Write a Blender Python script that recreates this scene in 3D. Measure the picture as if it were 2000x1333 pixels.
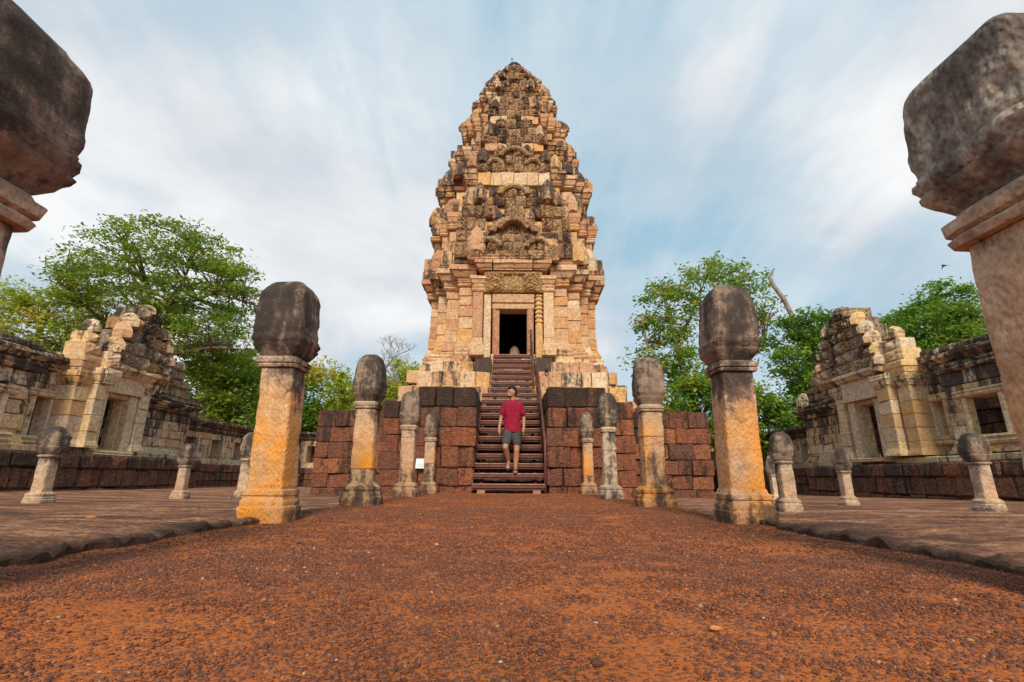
import bpy, math, random
import numpy as np
from mathutils import Vector, noise as mn
random.seed(7)
for o in list(bpy.data.objects): bpy.data.objects.remove(o)
S = bpy.context.scene
COL = S.collection
R = math.radians
U = random.uniform

# ------------------------------------------------------------------ camera
cam = bpy.data.cameras.new('camera'); cam_o = bpy.data.objects.new('camera', cam); COL.objects.link(cam_o)
cam.sensor_width = 36; cam.lens = 17.1; cam.clip_start = 0.02; cam.clip_end = 2000
cam_o.location = (0, 0, .285); cam_o.rotation_mode = 'QUATERNION'
from mathutils import Matrix
cam_o.rotation_quaternion = (Matrix.Rotation(R(90 + 15.68), 4, 'X') @ Matrix.Rotation(R(.35), 4, 'Z')).to_quaternion()
S.camera = cam_o

# ------------------------------------------------------------------ sky and sun
SUN_EL, SUN_AZ = R(36), R(179)        # compass azimuth, clockwise from +Y: behind the camera
w = bpy.data.worlds.new('World'); S.world = w; w.use_nodes = True
nt = w.node_tree; nt.nodes.clear()
def N(t, **k):
    n = nt.nodes.new(t)
    for a, v in k.items(): setattr(n, a, v)
    return n
def LK(a, b): nt.links.new(a, b)
def MATH(op, a, b=None, c=None):
    n = N('ShaderNodeMath', operation=op)
    for i, v in enumerate((a, b, c)):
        if v is None: continue
        if isinstance(v, (int, float)): n.inputs[i].default_value = v
        else: LK(v, n.inputs[i])
    return n.outputs[0]
def RAMP(fac, stops, interp='LINEAR'):
    n = N('ShaderNodeValToRGB'); n.color_ramp.interpolation = interp
    el = n.color_ramp.elements
    while len(el) < len(stops): el.new(.5)
    for e, (p, c) in zip(el, stops):
        e.position = p; e.color = (c if len(c) == 4 else (*c, 1)) if not isinstance(c, (int, float)) else (c, c, c, 1)
    LK(fac, n.inputs[0]); return n.outputs[0]
def MIX(fac, a, b, bt='MIX'):
    n = N('ShaderNodeMix', data_type='RGBA', blend_type=bt)
    if isinstance(fac, (int, float)): n.inputs[0].default_value = fac
    else: LK(fac, n.inputs[0])
    for i, v in ((6, a), (7, b)):
        if isinstance(v, tuple): n.inputs[i].default_value = (*v[:3], 1)
        else: LK(v, n.inputs[i])
    return n.outputs[2]
def NOISE(vec, scale, detail=4, rough=.55, dist=0, out=0):
    n = N('ShaderNodeTexNoise'); n.inputs['Scale'].default_value = scale; n.inputs['Detail'].default_value = detail
    n.inputs['Roughness'].default_value = rough; n.inputs['Distortion'].default_value = dist
    if vec is not None: LK(vec, n.inputs['Vector'])
    return n.outputs[out]
def VORO(vec, scale, feature='F1', out=0, rnd=1):
    n = N('ShaderNodeTexVoronoi', feature=feature); n.inputs['Scale'].default_value = scale
    n.inputs['Randomness'].default_value = rnd
    LK(vec, n.inputs['Vector']); return n.outputs[out]
def MAP(vec, scale=(1, 1, 1), rot=(0, 0, 0), loc=(0, 0, 0)):
    n = N('ShaderNodeMapping'); n.inputs['Scale'].default_value = scale; n.inputs['Rotation'].default_value = rot
    n.inputs['Location'].default_value = loc; LK(vec, n.inputs['Vector']); return n.outputs[0]
sky = N('ShaderNodeTexSky', sky_type='NISHITA', sun_disc=False)
sky.sun_elevation = SUN_EL; sky.sun_rotation = SUN_AZ; sky.dust_density = 2.0; sky.air_density = 1.0
skyc = MIX(1.0, sky.outputs[0], (.1, .1, .1), 'MULTIPLY')
tc = N('ShaderNodeTexCoord'); sep = N('ShaderNodeSeparateXYZ'); LK(tc.outputs['Generated'], sep.inputs[0])
den = MATH('ADD', MATH('MAXIMUM', sep.outputs[2], 0.0), .34)
cmb = N('ShaderNodeCombineXYZ'); LK(MATH('DIVIDE', sep.outputs[0], den), cmb.inputs[0]); LK(MATH('DIVIDE', sep.outputs[1], den), cmb.inputs[1])
cp = cmb.outputs[0]
n1 = NOISE(MAP(cp, loc=(12.65, 5.4, 0)), .8, 9, .54, .12)
n2 = NOISE(MAP(cp, scale=(2.4, .42, 1), rot=(0, 0, R(14))), 1.5, 8, .58, .35)
n3 = NOISE(MAP(cp, loc=(7.2, 9.9, 0)), .42, 2, .5)
cm = MATH('ADD', MATH('ADD', MATH('MULTIPLY', n1, .74), MATH('MULTIPLY', n2, .26)), MATH('MULTIPLY', n3, .4))
cm = RAMP(cm, [(.63, .03), (.73, .5), (.82, .98)], 'EASE')
veil = RAMP(sep.outputs[2], [(0.0, .8), (.22, .35), (.6, .0)])
cm = MATH('MAXIMUM', cm, veil)
base = MIX(.85, skyc, (.30, .53, .675))
shade = RAMP(NOISE(MAP(cp, loc=(1, 5, 0)), 1.6, 7, .55, .2), [(.38, (.60, .64, .69)), (.6, (.86, .865, .87))])
skyf = MIX(cm, base, shade)
bg = N('ShaderNodeBackground'); LK(skyf, bg.inputs[0]); bg.inputs[1].default_value = 1.0
out = N('ShaderNodeOutputWorld'); LK(bg.outputs[0], out.inputs[0])

sun = bpy.data.lights.new('sun', 'SUN'); sun.energy = 3.3; sun.angle = R(16); sun.color = (1, .87, .68)
sun_o = bpy.data.objects.new('sun', sun); COL.objects.link(sun_o)
sd = Vector((math.sin(SUN_AZ) * math.cos(SUN_EL), math.cos(SUN_AZ) * math.cos(SUN_EL), math.sin(SUN_EL)))
sun_o.rotation_euler = (-sd).to_track_quat('-Z', 'Y').to_euler(); sun_o.location = sd * 60
S.view_settings.view_transform = 'Standard'; S.view_settings.look = 'None'
S.view_settings.exposure = 0.15; S.view_settings.gamma = 1; S.view_settings.use_curve_mapping = False

# ------------------------------------------------------------------ materials
def new_mat(name):
    global nt
    m = bpy.data.materials.new(name); m.use_nodes = True; nt = m.node_tree; nt.nodes.clear()
    o = N('ShaderNodeOutputMaterial'); b = N('ShaderNodeBsdfPrincipled'); LK(b.outputs[0], o.inputs[0])
    b.inputs['Roughness'].default_value = .9
    b.inputs['Specular IOR Level'].default_value = .25
    return m, b, o
def ATTR(n): a = N('ShaderNodeAttribute', attribute_name=n); return a.outputs['Fac']
def BUMP(b, h, strength, dist, prev=None):
    n = N('ShaderNodeBump'); n.inputs['Strength'].default_value = strength; n.inputs['Distance'].default_value = dist
    LK(h, n.inputs['Height'])
    if prev is not None: LK(prev, n.inputs['Normal'])
    LK(n.outputs[0], b.inputs['Normal']); return n.outputs[0]
def stone_mat(name, pal, dirt=(.028, .022, .019), och=(.62, .34, .09), grain=55, bump=.5, bdist=.008, streak=1.0, carve=0, chisel=0, pores=0, pit=.0):
    m, b, o = new_mat(name)
    pos = N('ShaderNodeNewGeometry').outputs['Position']
    rn = ATTR('rnd')
    off = N('ShaderNodeCombineXYZ'); LK(MATH('MULTIPLY', rn, 37.0), off.inputs[0]); LK(MATH('MULTIPLY', rn, 19.0), off.inputs[2])
    va = N('ShaderNodeVectorMath', operation='ADD'); LK(pos, va.inputs[0]); LK(off.outputs[0], va.inputs[1]); vp = va.outputs[0]
    k = len(pal) - 1
    c = RAMP(rn, [(i / k, p) for i, p in enumerate(pal)])
    big = NOISE(vp, 3.2, 5, .6)
    c = MIX(RAMP(big, [(.35, 0.0), (.75, .6)]), c, pal[len(pal) // 2])
    c = MIX(1.0, c, RAMP(NOISE(vp, 14, 5, .65), [(.3, .58), (.7, 1.34)]), 'MULTIPLY')
    c = MIX(1.0, c, RAMP(NOISE(vp, grain, 4, .65), [(.3, .76), (.7, 1.2)]), 'MULTIPLY')
    c = MIX(MATH('MULTIPLY', ATTR('och'), RAMP(NOISE(pos, 5, 5, .65), [(.30, .35), (.58, 1.0)])), c, MIX(NOISE(pos, 9, 3), och, (och[0] * .8, och[1] * .62, och[2] * .6)))
    st = NOISE(MAP(pos, scale=(4.5, 4.5, .9)), streak, 6, .68, .3)
    st2 = NOISE(pos, 11, 8, .76)
    dm = MATH('ADD', MATH('ADD', ATTR('dirt'), MATH('MULTIPLY', MATH('SUBTRACT', st, .5), 2.7)), MATH('MULTIPLY', MATH('SUBTRACT', st2, .5), 1.5))
    dm = RAMP(dm, [(.40, 0.0), (.62, .72), (.85, .97)])
    dcol = MIX(NOISE(pos, 22, 4, .7), dirt, (dirt[0] * 3.2, dirt[1] * 3.0, dirt[2] * 2.9))
    c = MIX(dm, c, dcol)
    # pale lichen flecks
    fl = RAMP(NOISE(pos, 31, 3, .7), [(.66, 0.0), (.74, .5)])
    c = MIX(MATH('MULTIPLY', fl, ATTR('dirt')), c, (.42, .40, .35))
    LK(c, b.inputs['Base Color'])
    h = NOISE(vp, grain * .8, 6, .7)
    if pores:
        v = VORO(vp, pores, 'SMOOTH_F1'); h = MATH('ADD', MATH('MULTIPLY', h, .8), MATH('MULTIPLY', RAMP(v, [(.05, 0.0), (.45, 1.0)]), .9))
    if carve:
        v = VORO(MAP(pos, scale=(1, 1, 1)), carve, 'SMOOTH_F1'); w2 = NOISE(pos, carve * .7, 2, .5, 2.5)
        h = MATH('ADD', MATH('MULTIPLY', h, .35), MATH('ADD', MATH('MULTIPLY', v, 1.5), MATH('MULTIPLY', RAMP(w2, [(.42, 0.0), (.5, 1.0), (.58, 0.0)]), .9)))
    if chisel:
        v = VORO(MAP(pos, scale=(1, 1, .55), rot=(R(25), R(25), 0)), chisel, 'SMOOTH_F1')
        h = MATH('ADD', MATH('MULTIPLY', h, .45), MATH('MULTIPLY', v, 1.3))
    BUMP(b, h, bump, bdist)
    return m
P_TOWER = [(.64, .47, .31), (.55, .34, .19), (.50, .25, .14), (.60, .38, .21), (.42, .19, .11), (.64, .36, .12), (.68, .54, .39)]
M_TOWER = stone_mat('tower_sandstone', P_TOWER, bump=.5, bdist=.012, grain=40)
M_CARVE = stone_mat('carved_sandstone', [(.52, .34, .19), (.46, .25, .14), (.55, .37, .20), (.40, .22, .14), (.57, .34, .13)], bump=.9, bdist=.035, grain=40, carve=13)
P_GAL = [(.74, .60, .39), (.62, .48, .33), (.72, .54, .29), (.50, .32, .22), (.74, .48, .19), (.74, .63, .47)]
M_GCARVE = stone_mat('carved_gallery_stone', [(.46, .34, .24), (.55, .42, .28), (.38, .26, .19), (.60, .44, .25)], bump=.9, bdist=.03, grain=40, carve=12)
M_GAL = stone_mat('gallery_sandstone', P_GAL, bump=.5, bdist=.012, grain=45, streak=1.3)
M_PILLAR = stone_mat('pillar_sandstone', [(.50, .39, .27), (.45, .32, .235), (.56, .44, .30)], och=(.84, .36, .035), bump=.9, bdist=.009, grain=80, chisel=78, streak=.9)
P_BUD = [(.33, .24, .175), (.26, .18, .135), (.40, .30, .215)]
M_BUD = stone_mat('dark_bud_stone', P_BUD, dirt=(.022, .018, .016), bump=.9, bdist=.013, grain=60, streak=1.1)
M_BUDC = stone_mat('chiselled_bud_stone', [(.40, .345, .28), (.36, .305, .25), (.45, .385, .30)], dirt=(.055, .047, .041), bump=1.0, bdist=.02, grain=75, chisel=58, streak=.9)
M_LAT = stone_mat('laterite', [(.29, .10, .05), (.20, .075, .042), (.37, .13, .056), (.15, .065, .042), (.27, .09, .044), (.12, .062, .045)], dirt=(.020, .013, .011), bump=1.0, bdist=.018, grain=34, pores=26)
M_LATD = stone_mat('dark_laterite', [(.16, .085, .055), (.22, .095, .05), (.12, .07, .05), (.26, .10, .05)], dirt=(.020, .015, .012), bump=1.0, bdist=.03, grain=30, pores=15)

def simple(name, col, rough=.7, metal=0, var=.25, scale=20, bump=0):
    m, b, o = new_mat(name)
    pos = N('ShaderNodeNewGeometry').outputs['Position']
    c = MIX(1.0, col, RAMP(NOISE(pos, scale, 5, .65), [(.3, 1 - var), (.7, 1 + var)]), 'MULTIPLY')
    LK(c, b.inputs['Base Color']); b.inputs['Roughness'].default_value = rough; b.inputs['Metallic'].default_value = metal
    if bump: BUMP(b, NOISE(pos, scale * 3, 4), bump, .004)
    return m
M_STEEL = simple('red_brown_painted_steel', (.14, .052, .045), .5, 0, .3, 9, .2)
M_WOOD = simple('worn_brown_board', (.33, .19, .125), .7, 0, .4, 14, .4)
M_DARK = simple('dark_metal_cap', (.02, .02, .02), .5)
M_WHITE = simple('white_panel', (.72, .75, .78), .5, 0, .1, 12)
M_SKIN = simple('skin', (.42, .20, .12), .55, 0, .12, 30)
M_SHIRT = simple('crimson_cotton', (.27, .008, .035), .85, 0, .25, 16, .3)
M_SHORT = simple('grey_denim', (.062, .066, .062), .9, 0, .45, 45, .4)
M_CUFF = simple('turned_up_denim', (.13, .14, .135), .9, 0, .3, 40)
M_HAIR = simple('black_hair', (.010, .009, .009), .6, 0, .4, 60, .6)
M_SANDAL = simple('grey_brown_sandal', (.075, .055, .045), .8)
M_BIRD = simple('dark_feathers', (.03, .03, .035), .8)
M_DRYLEAF = simple('dry_orange_leaf', (.55, .20, .05), .6)
M_SOLE = simple('sole_rubber', (.03, .026, .024), .8)

def ground_mat():
    m, b, o = new_mat('laterite_gravel')
    pos = N('ShaderNodeNewGeometry').outputs['Position']
    soil = MIX(NOISE(pos, 1.6, 5, .6), (.54, .150, .030), (.40, .104, .027))
    peb = MIX(VORO(pos, 95, 'F1', 1), (.17, .065, .036), (.36, .13, .055))
    d = VORO(pos, 95)
    pm = MATH('MULTIPLY', RAMP(d, [(.32, 1.0), (.5, 0.0)]), RAMP(NOISE(pos, 1.9, 6, .7), [(.34, .35), (.54, 1.0)]))
    c = MIX(pm, soil, peb)
    c = MIX(1.0, c, RAMP(NOISE(pos, 260, 2), [(.3, .8), (.7, 1.2)]), 'MULTIPLY')
    c = MIX(1.0, c, RAMP(NOISE(pos, .55, 4, .6), [(.3, .78), (.7, 1.15)]), 'MULTIPLY')
    LK(c, b.inputs['Base Color'])
    h = MATH('ADD', MATH('MULTIPLY', pm, .8), MATH('MULTIPLY', NOISE(pos, 120, 4, .7), .5))
    BUMP(b, h, .8, .008)
    b.inputs['Roughness'].default_value = .95
    return m
M_GRAVEL = ground_mat()
def pebble_mat():
    m, b, o = new_mat('gravel_stones')
    r = ATTR('rnd')
    c = RAMP(r, [(0, (.11, .042, .028)), (.35, (.17, .064, .040)), (.6, (.29, .092, .036)), (.8, (.095, .048, .038)), (.97, (.30, .13, .065)), (.996, (.36, .18, .09)), (1, (.6, .45, .33))])
    pos = N('ShaderNodeNewGeometry').outputs['Position']
    c = MIX(1.0, c, RAMP(NOISE(pos, 150, 3), [(.3, .7), (.7, 1.25)]), 'MULTIPLY')
    LK(c, b.inputs['Base Color']); return m
M_PEB = pebble_mat()
def pave_mat():
    m, b, o = new_mat('laterite_pavement')
    pos = N('ShaderNodeNewGeometry').outputs['Position']
    c = RAMP(NOISE(MAP(pos, scale=(.55, 1.5, 1)), 1.7, 8, .72, .4), [(.40, (.20, .095, .062)), (.5, (.46, .20, .11)), (.58, (.72, .37, .20))])
    c = MIX(RAMP(NOISE(MAP(pos, scale=(.8, 2.6, 1)), 6, 8, .8), [(.47, 0.0), (.60, .85)]), c, (.13, .07, .053))
    c = MIX(1.0, c, RAMP(NOISE(MAP(pos, scale=(1, 1.5, 1)), 34, 6, .8), [(.32, .4), (.66, 1.55)]), 'MULTIPLY')
    c = MIX(MATH('MULTIPLY', ATTR('dirt'), RAMP(NOISE(pos, 12, 5, .7), [(.3, .7), (.6, 1.0)])), c, (.11, .07, .052))
    LK(c, b.inputs['Base Color'])
    h = MATH('ADD', MATH('MULTIPLY', NOISE(MAP(pos, scale=(1, 1.6, 1)), 22, 8, .75), 1.2), MATH('MULTIPLY', VORO(pos, 34, 'SMOOTH_F1'), .8))
    BUMP(b, h, 1.0, .06); return m
M_PAVE = pave_mat()
def earth_mat():
    m, b, o = new_mat('grassy_earth')
    pos = N('ShaderNodeNewGeometry').outputs['Position']
    LK(RAMP(NOISE(pos, .4, 6, .7), [(.35, (.07, .10, .03)), (.6, (.16, .10, .05))]), b.inputs['Base Color']); return m
M_EARTH = earth_mat()
def leaf_mat(name, stops, trans=.4):
    m, b, o = new_mat(name)
    r = ATTR('rnd'); c = RAMP(r, stops)
    LK(c, b.inputs['Base Color']); b.inputs['Roughness'].default_value = .6
    t = N('ShaderNodeBsdfTranslucent'); LK(MIX(1.0, c, (1.1, 1.15, .6), 'MULTIPLY'), t.inputs[0])
    ms = N('ShaderNodeMixShader'); ms.inputs[0].default_value = trans
    LK(b.outputs[0], ms.inputs[1]); LK(t.outputs[0], ms.inputs[2]); LK(ms.outputs[0], o.inputs[0]); return m
L_OLIVE = leaf_mat('olive_leaves', [(0, (.09, .19, .025)), (.5, (.19, .31, .04)), (.85, (.32, .40, .05)), (1, (.46, .40, .07))])
L_YELLOW = leaf_mat('yellow_green_leaves', [(0, (0.171, 0.255, 0.028)), (.5, (0.341, 0.420, 0.049)), (.85, (0.512, 0.495, 0.070)), (1, (0.651, 0.405, 0.084))])
L_DEEP = leaf_mat('deep_green_leaves', [(0, (0.054, 0.135, 0.021)), (.6, (0.124, 0.240, 0.028)), (1, (0.248, 0.330, 0.042))])
L_BRIGHT = leaf_mat('bright_green_leaves', [(0, (.08, .20, .03)), (.5, (.16, .31, .045)), (.85, (.27, .40, .06)), (1, (.36, .42, .09))])
L_MIXED = leaf_mat('turning_leaves', [(0, (.10, .23, .03)), (.6, (.22, .36, .05)), (.9, (.42, .42, .06)), (.97, (.55, .36, .06)), (1, (.6, .22, .05))])
L_PALE = leaf_mat('pale_dry_leaves', [(0, (0.279, 0.300, 0.070)), (.6, (0.465, 0.420, 0.126)), (1, (0.651, 0.480, 0.182))])
M_BARK = simple('grey_brown_bark', (.16, .115, .085), .9, 0, .45, 6, .6)
M_BARKG = simple('pale_grey_bark', (.27, .225, .18), .9, 0, .4, 6, .6)

# ------------------------------------------------------------------ helpers
def add_obj(name, V, F, mat, parent=None, smooth=False, loc=None, **attrs):
    me = bpy.data.meshes.new(name)
    if isinstance(V, np.ndarray): V = V.tolist()
    px, py, pz = (0, 0, 0)
    if loc is not None: px, py, pz = loc; V = [(v[0] - px, v[1] - py, v[2] - pz) for v in V]
    elif parent is not None:
        q = parent
        while q is not None: px += q.location[0]; py += q.location[1]; pz += q.location[2]; q = q.parent
        V = [(v[0] - px, v[1] - py, v[2] - pz) for v in V]
    me.from_pydata(V, [], F); n = len(V)
    for k, v in attrs.items():
        if v is None: continue
        a = me.attributes.new(k, 'FLOAT', 'POINT')
        a.data.foreach_set('value', np.full(n, v, dtype=np.float32) if np.isscalar(v) else np.asarray(v, dtype=np.float32))
    if smooth: me.polygons.foreach_set('use_smooth', [True] * len(me.polygons))
    me.materials.append(mat); me.update()
    o = bpy.data.objects.new(name, me); COL.objects.link(o)
    if loc is not None: o.location = loc
    if parent is not None: o.parent = parent
    return o
def thing(name, label, cat, loc=(0, 0, 0), group=None):
    o = bpy.data.objects.new(name, None); COL.objects.link(o); o.location = loc; o.empty_display_size = .3
    return tag(o, label, cat, group)
def tag(o, label, cat, group=None):
    o['label'] = label; o['category'] = cat; o['kind'] = 'thing'
    if group: o['group'] = group
    return o
def struct(o): o['kind'] = 'structure'; return o
def fr_S(ox, oy): return lambda v: (ox + v[0], oy + v[1], v[2])         # faces -Y
def fr_E(ox, oy): return lambda v: (ox - v[1], oy + v[0], v[2])         # faces +X, local x = world y
def fr_W(ox, oy): return lambda v: (ox + v[1], oy - v[0], v[2])         # faces -X, local x = -world y
def stack(x0, x1, yf, yb, lv, exL=False, exR=False, c=.014, jit=.006, gap=.004):
    V = []; F = []
    chip = random.choice((None, None, None, 2, 3)) if jit else None
    for k, (z, o) in enumerate(lv):
        xl = x0 - (o if exL else -gap); xr = x1 + (o if exR else -gap); f = yf - o
        P = [(xl, yb), (xl, f + c), (xl + c, f), (xr - c, f), (xr, f + c), (xr, yb)]
        for i, (x, y) in enumerate(P):
            if 0 < i < 5: x += U(-jit, jit); y += U(-jit, jit)
            zz = z + (U(-jit, jit) if 0 < i < 5 else 0)
            if chip == i and k >= len(lv) - 2: y += U(.01, .05); zz -= U(0, .03)
            V.append((x, y, zz))
        if k:
            b = 6 * k
            for i in range(6):
                j = (i + 1) % 6; F.append((b - 6 + i, b - 6 + j, b + j, b + i))
    t = len(V); F.append(tuple(range(5, -1, -1))); F.append(tuple(range(t - 6, t)))
    return V, F
def wall_lv(z0, z1, c=.014, push=0): return [(z0 + .003, push - c), (z0 + c, push), (z1 - c, push), (z1 - .003, push - c)]
def corn_lv(z0, z1, o0, o1, style=0):
    h = z1 - z0
    if style == 0:   # flaring cornice: fillet, ogee, band
        return [(z0, o0), (z0 + .15 * h, o0), (z0 + .17 * h, o0 + .3 * (o1 - o0)), (z0 + .55 * h, o0 + .75 * (o1 - o0)), (z0 + .6 * h, o1), (z0 + .94 * h, o1), (z1, o1 - .02)]
    if style == 1:   # rolls
        return [(z0, o0), (z0 + .1 * h, o0 + .6 * (o1 - o0)), (z0 + .3 * h, o1), (z0 + .48 * h, o0 + .6 * (o1 - o0)), (z0 + .52 * h, o0 + .5 * (o1 - o0)), (z0 + .75 * h, o1), (z0 + .95 * h, o0 + .7 * (o1 - o0)), (z1, o0)]
    return [(z0, o1), (z0 + .3 * h, o1), (z0 + .36 * h, o0 + .7 * (o1 - o0)), (z0 + .6 * h, o0 + .55 * (o1 - o0)), (z0 + .66 * h, o0 + .3 * (o1 - o0)), (z1, o0)]   # base moulding
def relief(x0, x1, z0, z1, yf, yb, kind, nx=9, nz=8, amp=.06):
    V = []; F = []; s = U(0, 9); m = random.choice((-1, 1)); w = x1 - x0; h = z1 - z0; r0 = min(w, h)
    for j in range(nz + 1):
        for i in range(nx + 1):
            u, v = i / nx - .5, j / nz - .5; x, z = u * w / r0, v * h / r0; r = math.hypot(x, z); th = math.atan2(z, x * m)
            if kind == 'spiral': d = max(0, .5 + .5 * math.cos(th + r * 15 + s)) * max(0, 1.05 - 1.5 * r) + .35 * abs(math.sin(9 * x + s) * math.sin(8 * z + s)) * min(1, 2 * r)
            elif kind == 'rosette': d = max(0, 1 - 2.1 * r) * .9 + .45 * max(0, math.cos(6 * th)) * max(0, 1 - abs(r - .33) * 5) + (.3 if .42 < r < .5 else 0)
            elif kind == 'foliage': d = abs(math.sin(7 * x + 2 * math.sin(5 * z + s)) * math.sin(6.5 * z + 1.7 * math.sin(4 * x - s))) * .95
            elif kind == 'lintel':
                X = u * 2; g = abs(abs(X) - .62); d = (.35 + .65 * abs(math.sin(11 * abs(X) + 3 * math.sin(9 * v)) * math.sin(10 * v + 2 * math.sin(8 * abs(X))))) if g < .3 else .25 * (v < .1) + .3 * math.exp(-((X) ** 2) / .02) * (v > -.3)
                if v > .3: d = .75 + .25 * math.sin(40 * X)
            elif kind == 'scale': d = .8 * abs(math.sin(9 * math.hypot(x * m + .6, z + .6) * 1.5)) * (.6 + .4 * math.sin(12 * th))
            else: d = 1.1 * math.exp(-((x - .1 * math.sin(s)) ** 2 + (z - .12) ** 2) / .05) + .8 * math.exp(-((x + .2 * math.cos(s)) ** 2 * .7 + (z + .2) ** 2) / .06) + .2 * mn.noise(Vector((x * 5, s, z * 5)))
            e = min(1, min(.5 - abs(u), .5 - abs(v)) * 9 + .1)
            V.append((x0 + .004 + (w - .008) * i / nx + U(-.004, .004), yf - amp * d * e + .03 * (1 - e) + U(-.006, .006), z0 + .004 + (h - .008) * j / nz + U(-.004, .004)))
    for j in range(nz):
        for i in range(nx):
            a = j * (nx + 1) + i; F.append((a, a + 1, a + nx + 2, a + nx + 1))
    ring = [i for i in range(nx + 1)] + [j * (nx + 1) + nx for j in range(1, nz + 1)] + [nz * (nx + 1) + i for i in range(nx - 1, -1, -1)] + [j * (nx + 1) for j in range(nz - 1, 0, -1)]
    b = len(V); V += [(V[q][0], yb, V[q][2]) for q in ring]; n = len(ring)
    for k in range(n):
        l = (k + 1) % n; F.append((ring[l], ring[k], b + k, b + l))
    return V, F
def leafslab(cx, z0, w, h, yf, t=.12, lean=0.0):
    """pointed antefix: a flame-edged slab with a raised rib"""
    o = [(-.42, 0), (-.5, .18), (-.46, .38), (-.52, .5), (-.36, .66), (-.3, .78), (-.14, .9), (0, 1), (.14, .9), (.3, .78), (.36, .66), (.52, .5), (.46, .38), (.5, .18), (.42, 0)]
    V = []; F = []; n = len(o)
    for x, z in o: V.append((cx + x * w + U(-.008, .008), yf + .35 * t + lean * z, z0 + z * h))
    for x, z in o: V.append((cx + x * w * .72, yf - .1 * t + lean * z, z0 + (.08 + z * .78) * h))
    for x, z in o: V.append((cx + x * w * .85, yf + t + lean * z, z0 + z * h * .96))
    rib = len(V); V += [(cx, yf - .45 * t, z0 + .1 * h), (cx, yf - .55 * t + lean * .5, z0 + .45 * h), (cx, yf - .2 * t + lean * .8, z0 + .8 * h)]
    for i in range(n - 1):
        F.append((i, i + 1, n + i + 1, n + i)[::-1]); F.append((2 * n + i, 2 * n + i + 1, i + 1, i)[::-1])
        c = rib if i in (0, 1, n - 3, n - 2) else rib + 1 if i in (2, 3, 4, n - 6, n - 5, n - 4) else rib + 2
        F.append((n + i, n + i + 1, c)[::-1])
    F += [(n + 2, rib, rib + 1)[::-1], (n + 5, rib + 1, rib + 2)[::-1], (n + n - 3, rib + 1, rib)[::-1], (n + n - 6, rib + 2, rib + 1)[::-1], (n, 2 * n - 1, rib)]
    F.append(tuple(2 * n + i for i in range(n))); F.append((0, n, 2 * n - 1, n - 1)); F.append((2 * n, 0, n - 1, 3 * n - 1))
    return V, F
def archband(cx, cz, r0, r1, a0, a1, yf, t, n=14, bead=.02, sq=1.0):
    V = []; F = []; K = 5
    for k in range(n + 1):
        a = a0 + (a1 - a0) * k / n; ca, sa = math.cos(a), math.sin(a); q = bead * (k % 2)
        for r, y in ((r0, yf + t), (r0, yf), (r0 + .3 * (r1 - r0), yf - .03 - q), (r0 + .7 * (r1 - r0), yf - q * .5), (r1 + q * 1.6, yf + .02)):
            V.append((cx + r * ca, y, cz + r * sa * sq))
        V.append((cx + r1 * ca, yf + t, cz + r1 * sa * sq))
        if k:
            b = 6 * k
            for i in range(6):
                j = (i + 1) % 6; F.append((b - 6 + i, b + i, b + j, b - 6 + j))
    F.append((0, 1, 2, 3, 4, 5)); F.append(tuple(range(len(V) - 1, len(V) - 7, -1)))
    return V, F
CAMP = Vector((0, 0, .285))
class Pieces:
    """collects alike pieces of one thing; the largest in view become parts of their own, the rest one stuff part"""
    def __init__(s, parent, name, mat, limit=290): s.p, s.n, s.m, s.l, s.a = parent, name, mat, limit, []
    def add(s, VF, fr=None, rnd=None, dirt=0., och=0., face=1.):
        V, F = VF
        if fr: V = [fr(v) for v in V]
        c = sum((Vector(v) for v in V), Vector()) / len(V)
        sz = max(max(v[i] for v in V) - min(v[i] for v in V) for i in (0, 2)) * (max(v[2] for v in V) - min(v[2] for v in V))
        s.a.append((sz * face / (c - CAMP).length_squared, V, F, U(0, 1) if rnd is None else rnd, dirt, och))
    def done(s):
        s.a.sort(key=lambda q: -q[0])
        for im, V, F, r, d, o in s.a[:s.l]: add_obj(s.n, V, F, s.m, s.p, rnd=r, dirt=d, och=o)
        rest = s.a[s.l:]
        if rest:
            VV, FF, rr, dd, oo = [], [], [], [], []
            for im, V, F, r, d, o in rest:
                b = len(VV); VV += V; FF += [tuple(i + b for i in f) for f in F]; rr += [r] * len(V); dd += [d] * len(V); oo += [o] * len(V)
            q = add_obj(s.n, VV, FF, s.m, s.p, rnd=rr, dirt=dd, och=oo); q['kind'] = 'stuff'; q['label'] = 'small distant ' + s.n.replace('_', ' ') + 's of the same masonry'
def box(x0, x1, y0, y1, z0, z1):
    V = [(x, y, z) for z in (z0, z1) for x, y in ((x0, y0), (x1, y0), (x1, y1), (x0, y1))]
    return V, [(3, 2, 1, 0), (4, 5, 6, 7), (0, 1, 5, 4), (1, 2, 6, 5), (2, 3, 7, 6), (3, 0, 4, 7)]
def merge(*vfs):
    V, F = [], []
    for v, f in vfs:
        b = len(V); V += v; F += [tuple(i + b for i in q) for q in f]
    return V, F
def tube(pts, rad, n=8, cap=True):
    V, F = [], []; pts = [Vector(p) for p in pts]; m = len(pts)
    up = Vector((0, 0, 1)); prev = None
    for k, p in enumerate(pts):
        d = (pts[min(k + 1, m - 1)] - pts[max(k - 1, 0)]).normalized()
        if prev is None:
            prev = d.orthogonal().normalized() if abs(d.z) > .9 else d.cross(up).normalized()
        a = (prev - d * prev.dot(d)).normalized(); prev = a; b = d.cross(a)
        r = rad[k] if isinstance(rad, (list, tuple)) else rad
        for i in range(n):
            t = 2 * math.pi * i / n; V.append(tuple(p + a * (r * math.cos(t)) + b * (r * math.sin(t))))
        if k:
            q = n * k
            for i in range(n):
                j = (i + 1) % n; F.append((q - n + i, q - n + j, q + j, q + i))
    if cap: F.append(tuple(range(n - 1, -1, -1))); F.append(tuple(range(len(V) - n, len(V))))
    return V, F
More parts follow.
